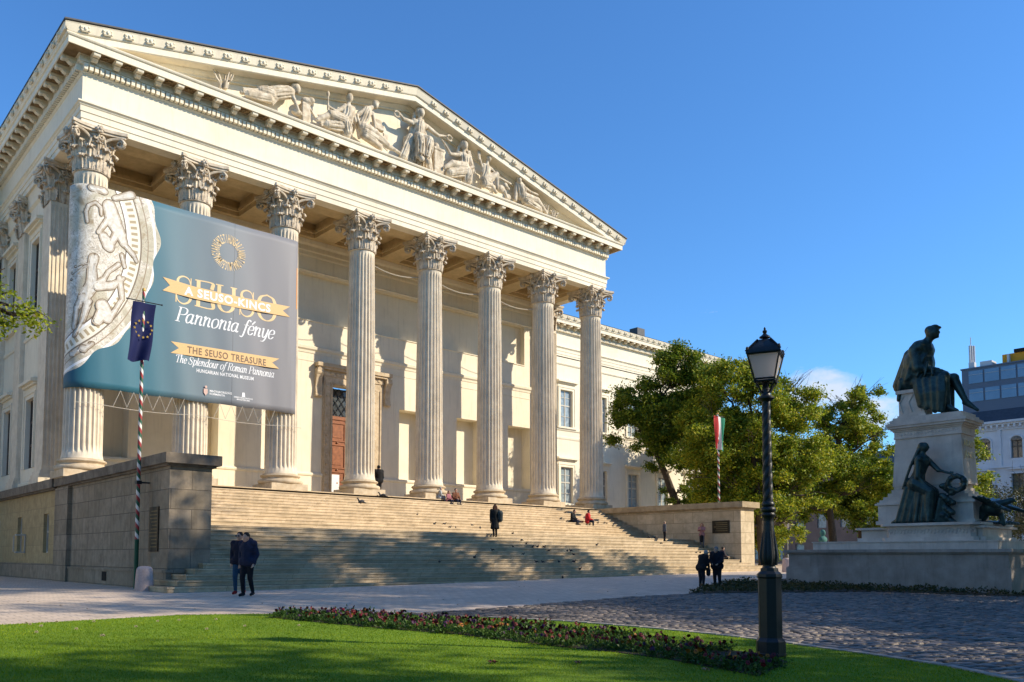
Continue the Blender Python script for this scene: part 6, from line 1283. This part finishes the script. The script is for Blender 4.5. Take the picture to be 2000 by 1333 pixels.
# two men on the plaza left of the stairs
person('man in a dark hooded jacket and black trousers looking down near the grey cheek wall',(-.11,-15.25,gz(-.1,-15.25)),R(-62),1.72,dict(WALK,head=(0,-.055,.905),neck=(0,-.02,.835),face=(0,-1,-.35),elR=(.14,.04,.64),haR=(.13,-.03,.50)),(.018,.024,.055),(.012,.012,.016),(.05,.035,.025),(.012,.012,.016),hood=1,topw=1.12)
person('man in sunglasses, blue jeans and red shoes walking near the grey cheek wall',(.10,-14.35,gz(0,-14.4)),R(-48),1.72,dict(WALK,head=(0,-.03,.92),face=(-.2,-1,-.1)),(.012,.013,.03),(.02,.07,.13),(.03,.022,.018),(.28,.02,.02),topw=1.1)
q=MB(); a_=Matrix.Translation((.10,-14.35,gz(0,-14.4)))@Matrix.Rotation(R(-48),4,'Z')@Matrix.Scale(1.72,4)
for s in (-1,1): q.ball(a_@Vector((s*.021-.01,-.092,.928)),(.03,.02,.025),8,5)
tag(q.build('sunglasses',IRON,smooth=True),'dark sunglasses on the bearded man walking near the grey cheek wall','sunglasses')
q=MB(); q.tube([(.16+.0,-15.3,gz(0,-15.3)+.95),(.16,-15.3,gz(0,-15.3)+.8)],.02,6)
# woman descending/ascending on the stairs, back view
yw=-8.4; person('woman in a long black coat with loose brown hair walking on the stairs',(15.2,-8.35,-2.205),R(150),1.46,dict(WALK),(.012,.014,.014),(.01,.01,.01),(.10,.04,.02),(.01,.01,.01),longhair=.10,skirt=.24,topw=1.15)
bag('dark grey shoulder bag on the back of the woman in the long black coat',((15.36,-8.52,-1.15),(15.38,-8.5,-1.42)),.14,(.06,.07,.065),'shoulder_bag')
SIT=dict(pel=(0,0,.29),chest=(0,-.02,.49),neck=(0,-.04,.585),head=(0,-.06,.67),shz=.805,elL=(-.14,-.06,.41),haL=(-.06,-.20,.36),elR=(.14,-.06,.41),haR=(.06,-.20,.36),knL=(-.06,-.22,.31),knR=(.06,-.22,.31),anL=(-.055,-.22,.05),anR=(.055,-.22,.05),toL=(-.06,-.30,.02),toR=(.06,-.30,.02))
def seated(label,x,y,yaw,H,top,bot,hair,**kw):
    zz=zst(y)-.30*H+.02; zf=zst(y-.45*H)
    J=dict(SIT,**kw.pop('J',{})); z0=zst(y)-.235*H; fz=(zst(y-.38*H)-z0)/H
    for k in ('anL','anR'): a=list(J[k]); a[2]=fz+.045; J[k]=tuple(a)
    for k in ('toL','toR'): a=list(J[k]); a[2]=fz+.018; J[k]=tuple(a)
    return person(label,(x,y,z0),yaw,H,J,top,bot,hair,**kw)
seated('dark haired man in a black jacket sitting on the stairs beside the person in red',25.75,-3.5,R(20),1.5,(.012,.012,.014),(.03,.035,.06),(.02,.014,.01),J=dict(head=(0,-.09,.665)))
seated('person in a bright red jacket sitting on the right part of the stairs',26.75,-3.75,R(40),1.5,(.55,.02,.025),(.02,.025,.04),(.03,.02,.015),topw=1.15)
seated('man in a brown jacket sitting on the top step beside the fifth column',18.95,-1.15,R(-5),1.5,(.20,.08,.04),(.02,.025,.05),(.05,.03,.02),J=dict(head=(0,-.03,.68)))
seated('child in a pink coat sitting on the top step beside the man in brown',18.35,-1.25,R(15),1.2,(.42,.16,.18),(.02,.02,.04),(.22,.10,.05),longhair=.08)
seated('person in pale grey clothes leaning on the plinth of the fifth column',18.0,-.95,R(60),1.3,(.42,.44,.44),(.25,.25,.27),(.35,.33,.30),hood=1)
person('man in black seen from behind standing between the fourth and fifth columns',(15.1,.6,0),R(175),1.75,dict(elR=(.15,-.03,.64),haR=(.09,-.09,.60)),(.008,.008,.009),(.008,.008,.009),(.012,.01,.01),topw=1.3)
person('person in black mostly hidden behind the fourth column',(14.4,.9,0),R(100),1.7,dict(elR=(.16,-.05,.66),haR=(.10,-.15,.58)),(.010,.010,.012),(.010,.010,.012),(.012,.01,.01),topw=1.2)
person('boy in a grey jacket standing on the stairs near the honey coloured cheek wall',(27.55,-8.5,zst(-8.5)),R(60),1.10,dict(elR=(.13,.0,.65),haR=(.08,-.06,.56)),(.10,.11,.13),(.012,.014,.02),(.38,.28,.18))
person('girl with long reddish hair and a pink top by the honey coloured cheek wall',(30.3,-9.0,zst(-9.0)),R(-70),1.38,dict(elR=(.12,-.07,.70),haR=(.03,-.20,.74),elL=(-.12,-.07,.70),haL=(-.03,-.20,.74)),(.50,.24,.22),(.16,.17,.19),(.50,.22,.10),(.02,.02,.02),longhair=.20)
bag('black bag hanging at the side of the girl with long reddish hair',((30.05,-9.15,zst(-9)+.62),(30.03,-9.15,zst(-9)+.38)),.10,(.012,.012,.014),'handbag')
gp=gz(13.3,-20.3)
person('white haired elderly person in a dark coat bending forward on the plaza',(13.2,-20.27,gp),R(75),1.30,dict(chest=(0,-.06,.73),neck=(0,-.10,.815),head=(0,-.15,.885),pel=(0,.02,.52),elL=(-.13,-.08,.63),haL=(-.09,-.16,.53),elR=(.13,-.08,.63),haR=(.09,-.16,.53),face=(0,-1,-.4)),(.012,.013,.016),(.012,.013,.02),(.42,.39,.35),topw=1.25)
person('grey haired man in a dark navy jacket, right of the pair talking on the plaza',(13.72,-20.5,gp),R(-75),1.40,dict(head=(0,-.07,.90),neck=(0,-.04,.83),elL=(-.13,-.06,.64),haL=(-.07,-.15,.58),elR=(.13,-.06,.64),haR=(.07,-.15,.58),face=(0,-1,-.4)),(.012,.016,.026),(.016,.018,.024),(.25,.24,.24),topw=1.25)
bag('small dark bag held by the bending elderly person on the plaza',((13.45,-20.35,gp+.62),(13.45,-20.35,gp+.48)),.08,(.02,.025,.03),'handbag')
seated('person in dark clothes sitting on the stairs with legs stretched out, behind the pair',29.55,-10.7,R(60),1.35,(.05,.04,.05),(.012,.012,.014),(.04,.03,.025),J=dict(knR=(.06,-.24,.26),anR=(.06,-.42,.12),toR=(.06,-.48,.16)))
# ================================================================ PIGEONS
q=MB(); q.ball((0,0,.11),(.065,.13,.06),8,6,Quaternion((1,0,0),R(18))); q.cap((0,-.09,.14),(0,-.13,.21),.035,.026,7); q.ball((0,-.14,.225),(.028,.034,.028),7,5); q.cap((0,-.17,.222),(0,-.195,.215),.009,.003,5); q.cap((0,.09,.09),(0,.22,.06),.035,.02,6)
for s in (-1,1): q.cap((s*.02,0,.07),(s*.02,-.01,.0),.008,.006,5); q.ball((s*.055,.03,.115),(.018,.11,.04),7,5,Quaternion((1,0,0),R(14)))
pm=q.mesh('pigeon',plain('pigeon_feathers',(.055,.055,.06),.7,.4),smooth=True,ang=180)
PIG=[(14.01,-1.3,-.158),(11.85,-2.63,-.63),(26.93,-1.87,-.32),(28.1,-3.4,-.95),(28.43,-3.78,-1.1),(29.36,-5.75,-2.05),(26.89,-8.0,-2.05),(27.3,-8.05,-2.05),(27.1,-8.56,-2.21),(27.95,-10.2,-2.85),(28.32,-10.2,-2.85),(21.38,-8.97,-2.37),(14.77,-4.55,-1.42),(15.09,-4.93,-1.58),(15.47,-5.31,-1.73),(15.12,-5.31,-1.73),(17.04,-5.31,-1.73),(16.65,-8.0,-2.05),(16.64,-8.56,-2.21),(16.56,-8.97,-2.37),(16.54,-9.38,-2.53),(16.44,-9.79,-2.69),(16.86,-9.79,-2.69),(16.73,-10.2,-2.85),(14.69,-11.43,-3.33),(15.06,-11.43,-3.33),(17.93,-10.2,-2.85),(18.16,-10.2,-2.85),(17.88,-10.61,-3.01),(16.99,-11.43,-3.33),(16.89,-11.84,-3.49),(14.94,-12.66,-3.81),(14.93,-9.79,-2.69),(13.35,-10.2,-2.85),(14.74,-10.61,-3.01),(14.34,-3.78,-1.1),(16.84,-4.93,-1.58),(11.64,-11.02,-3.17),(9.53,-11.43,-3.33),(16.05,-11.43,-3.33)]
random.seed(5)
for k,(x,y,z) in enumerate(PIG):
    o=bpy.data.objects.new('pigeon',pm); COL.objects.link(o); zz=zst(y) if y>-13 else z
    sc_=1.4 if k<2 else random.uniform(.5,.72); o.location=(x,y,zz); o.rotation_euler=(0,0,random.uniform(0,6.28)); o.scale=(sc_*.9,)*3
    tag(o,'large dark pigeon on the upper steps below the fourth column' if k==0 else 'dark pigeon alone on the upper left steps below the third column' if k==1 else 'small dark pigeon sitting on the stone stairs','pigeon','pigeons scattered over the stairs')
# ================================================================ PANSIES
BED=[(-2.79,-21.59),(-2.59,-22.65),(-2.31,-23.87),(-2.02,-24.91),(-1.71,-25.81),(-1.65,-26.89),(-1.55,-27.8),(-1.37,-28.56),(-1.34,-29.34),(-1.58,-30.23),(-1.81,-30.88),(-.39,-30.46),(.14,-29.9),(.15,-28.64),(.25,-26.91),(.15,-25.88),(-.1,-24.85),(-.4,-23.74),(-.9,-22.9),(-1.3,-21.85),(-1.9,-21.2)]
polysheet('flower_bed',BED,.045,M('bed_soil_dark',(.05,.035,.025),mott=.2,bump=.6),thick=.03)
PL_LEAF=leafmat('pansy_leaves',[(.03,.08,.015),(.06,.13,.02),(.10,.17,.03)],.3)
protos=[]
cols=[('dark red',(.20,.012,.02),(.05,.004,.008)),('maroon',(.11,.006,.016),(.02,.004,.008)),('orange and maroon',(.42,.16,.015),(.10,.01,.01)),('deep purple',(.06,.010,.06),(.02,.004,.02)),('brick red',(.24,.035,.02),(.06,.01,.01))]
for ci,(cn,c1,c2) in enumerate(cols):
    pm_,pe_=plain('petal_%d'%ci,c1,.6,.3),plain('petal_eye_%d'%ci,c2,.6,.2)
    for var in range(2):
        e_=empty('pansy_plant',(0,0,0)); n=110; p=rng.normal(size=(n,3))*np.array([.075,.075,.035])+np.array([0,0,.055]); p[:,2]=np.abs(p[:,2]); leafquads('foliage',p,.055,PL_LEAF,e_,aspect=.55,up=.35)
        for f in range(3):
            a=random.random()*6.28; rr=random.uniform(.02,.10); c_=Vector((rr*math.cos(a),rr*math.sin(a),.13+random.random()*.05)); yw=random.uniform(0,6.28); nrm=Vector((math.cos(yw)*.8,math.sin(yw)*.8,.45)).normalized()
            t1=nrm.cross(Vector((0,0,1))).normalized(); t2=nrm.cross(t1); q=MB()
            for g in range(5):
                b=g*2*PI/5+.3; cc=c_+(t1*math.cos(b)+t2*math.sin(b))*.016; vs=[c_+nrm*.004]+[cc+(t1*math.cos(h*PI/4)+t2*math.sin(h*PI/4))*.019-nrm*.004 for h in range(8)]
                q.add(vs,[(0,1+h,1+(h+1)%8) for h in range(8)])
            fo=q.build('flower',pm_,e_)
            q=MB(); q.add([c_+nrm*.009+(t1*math.cos(h*PI/3)+t2*math.sin(h*PI/3))*.011 for h in range(6)],[tuple(range(6))]); q.build('flower_eye',pe_,fo)
        protos.append((cn,e_))
random.seed(3); pts=[]; BX_=np.array([p[0] for p in BED]); BY_=np.array([p[1] for p in BED]); tries=0
while len(pts)<295 and tries<20000:
    tries+=1; x=random.uniform(BX_.min(),BX_.max()); y=random.uniform(BY_.min(),BY_.max())
    if inpoly(np.array([x]),np.array([y]),BED)[0] and all((x-a)**2+(y-b)**2>.155**2 for a,b in pts) and not (x>-.9 and y<-29.4 and y>-30.6): pts.append((x,y))
used=set()
for k,(x,y) in enumerate(pts):
    cn,e_=random.choices(protos,weights=[3,3,3,3,1.2,1.2,3,3,.7,.7])[0]; z=gz(x,y)+.04; s_=random.uniform(.62,1.0)
    if id(e_) not in used: used.add(id(e_)); o=e_; o.location=(x,y,z)
    else: o=copytree(e_,(x,y,z))
    o.rotation_euler=(0,0,random.uniform(0,6.28)); o.scale=(s_,)*3; tag(o,'low pansy plant with %s flowers in the curved bed on the lawn'%cn,'flower','pansies with %s flowers'%cn)
for cn,e_ in protos:
    if id(e_) not in used:
        for ch in list(e_.children):
            for c2 in list(ch.children): bpy.data.objects.remove(c2)
            bpy.data.objects.remove(ch)
        bpy.data.objects.remove(e_)
# fallen leaves on the lawn
def fallen(x,y,s,c,label,dz=.06):
    q=MB(); n=7; z=gz(x,y)+dz; vs=[(x,y,z)]; 
    for k in range(2*n): a=2*PI*k/(2*n); r=s*(1 if k%2==0 else .5); vs.append((x+r*math.cos(a),y+r*math.sin(a),z+.02*math.sin(k*2.3)+.01*(k%2)))
    q.add(vs,[(0,1+k,1+(k+1)%(2*n)) for k in range(2*n)]); tag(q.build('fallen_leaf',cm(c,'dry_leaf'),org=(x,y,z)),label,'leaf','dry leaves fallen on the lawn')
fallen(-3.47,-28.45,.075,(.22,.09,.05),'curled reddish brown dry leaf on the lawn at the bottom centre'); fallen(-2.65,-29.05,.05,(.30,.18,.12),'pale brown dry leaf just left of the flower bed'); fallen(-1.9,-30.3,.06,(.45,.30,.18),'light tan dry leaf at the foot of the flower bed close to the lamp')
fallen(-6.31,-23.35,.04,(.5,.4,.3),'tiny pale leaf on the sunlit left of the lawn')
random.seed(12)
for k in range(14): x=random.uniform(-7,-2.5); y=random.uniform(-23.5,-20.6); fallen(x,y,.03,(.6,.5,.35),'tiny pale dry leaf along the far sunlit edge of the lawn')
for k in range(26):
    x=random.uniform(-6,16); y=random.uniform(-21,-14); q=MB(); z=gz(x,y)+.012; s_=random.uniform(.03,.06); a=random.random()*6
    q.add([(x,y,z),(x+s_*math.cos(a),y+s_*math.sin(a),z+.012),(x+s_*1.4*math.cos(a+.6),y+s_*1.4*math.sin(a+.6),z+.004),(x+s_*math.cos(a+1.3),y+s_*math.sin(a+1.3),z+.016)],[(0,1,2,3)]); tag(q.build('fallen_leaf',cm((.22,.14,.07),'dry_leaf')),'small brown dry leaf lying on the grey plaza paving','leaf','dry leaves scattered on the plaza')
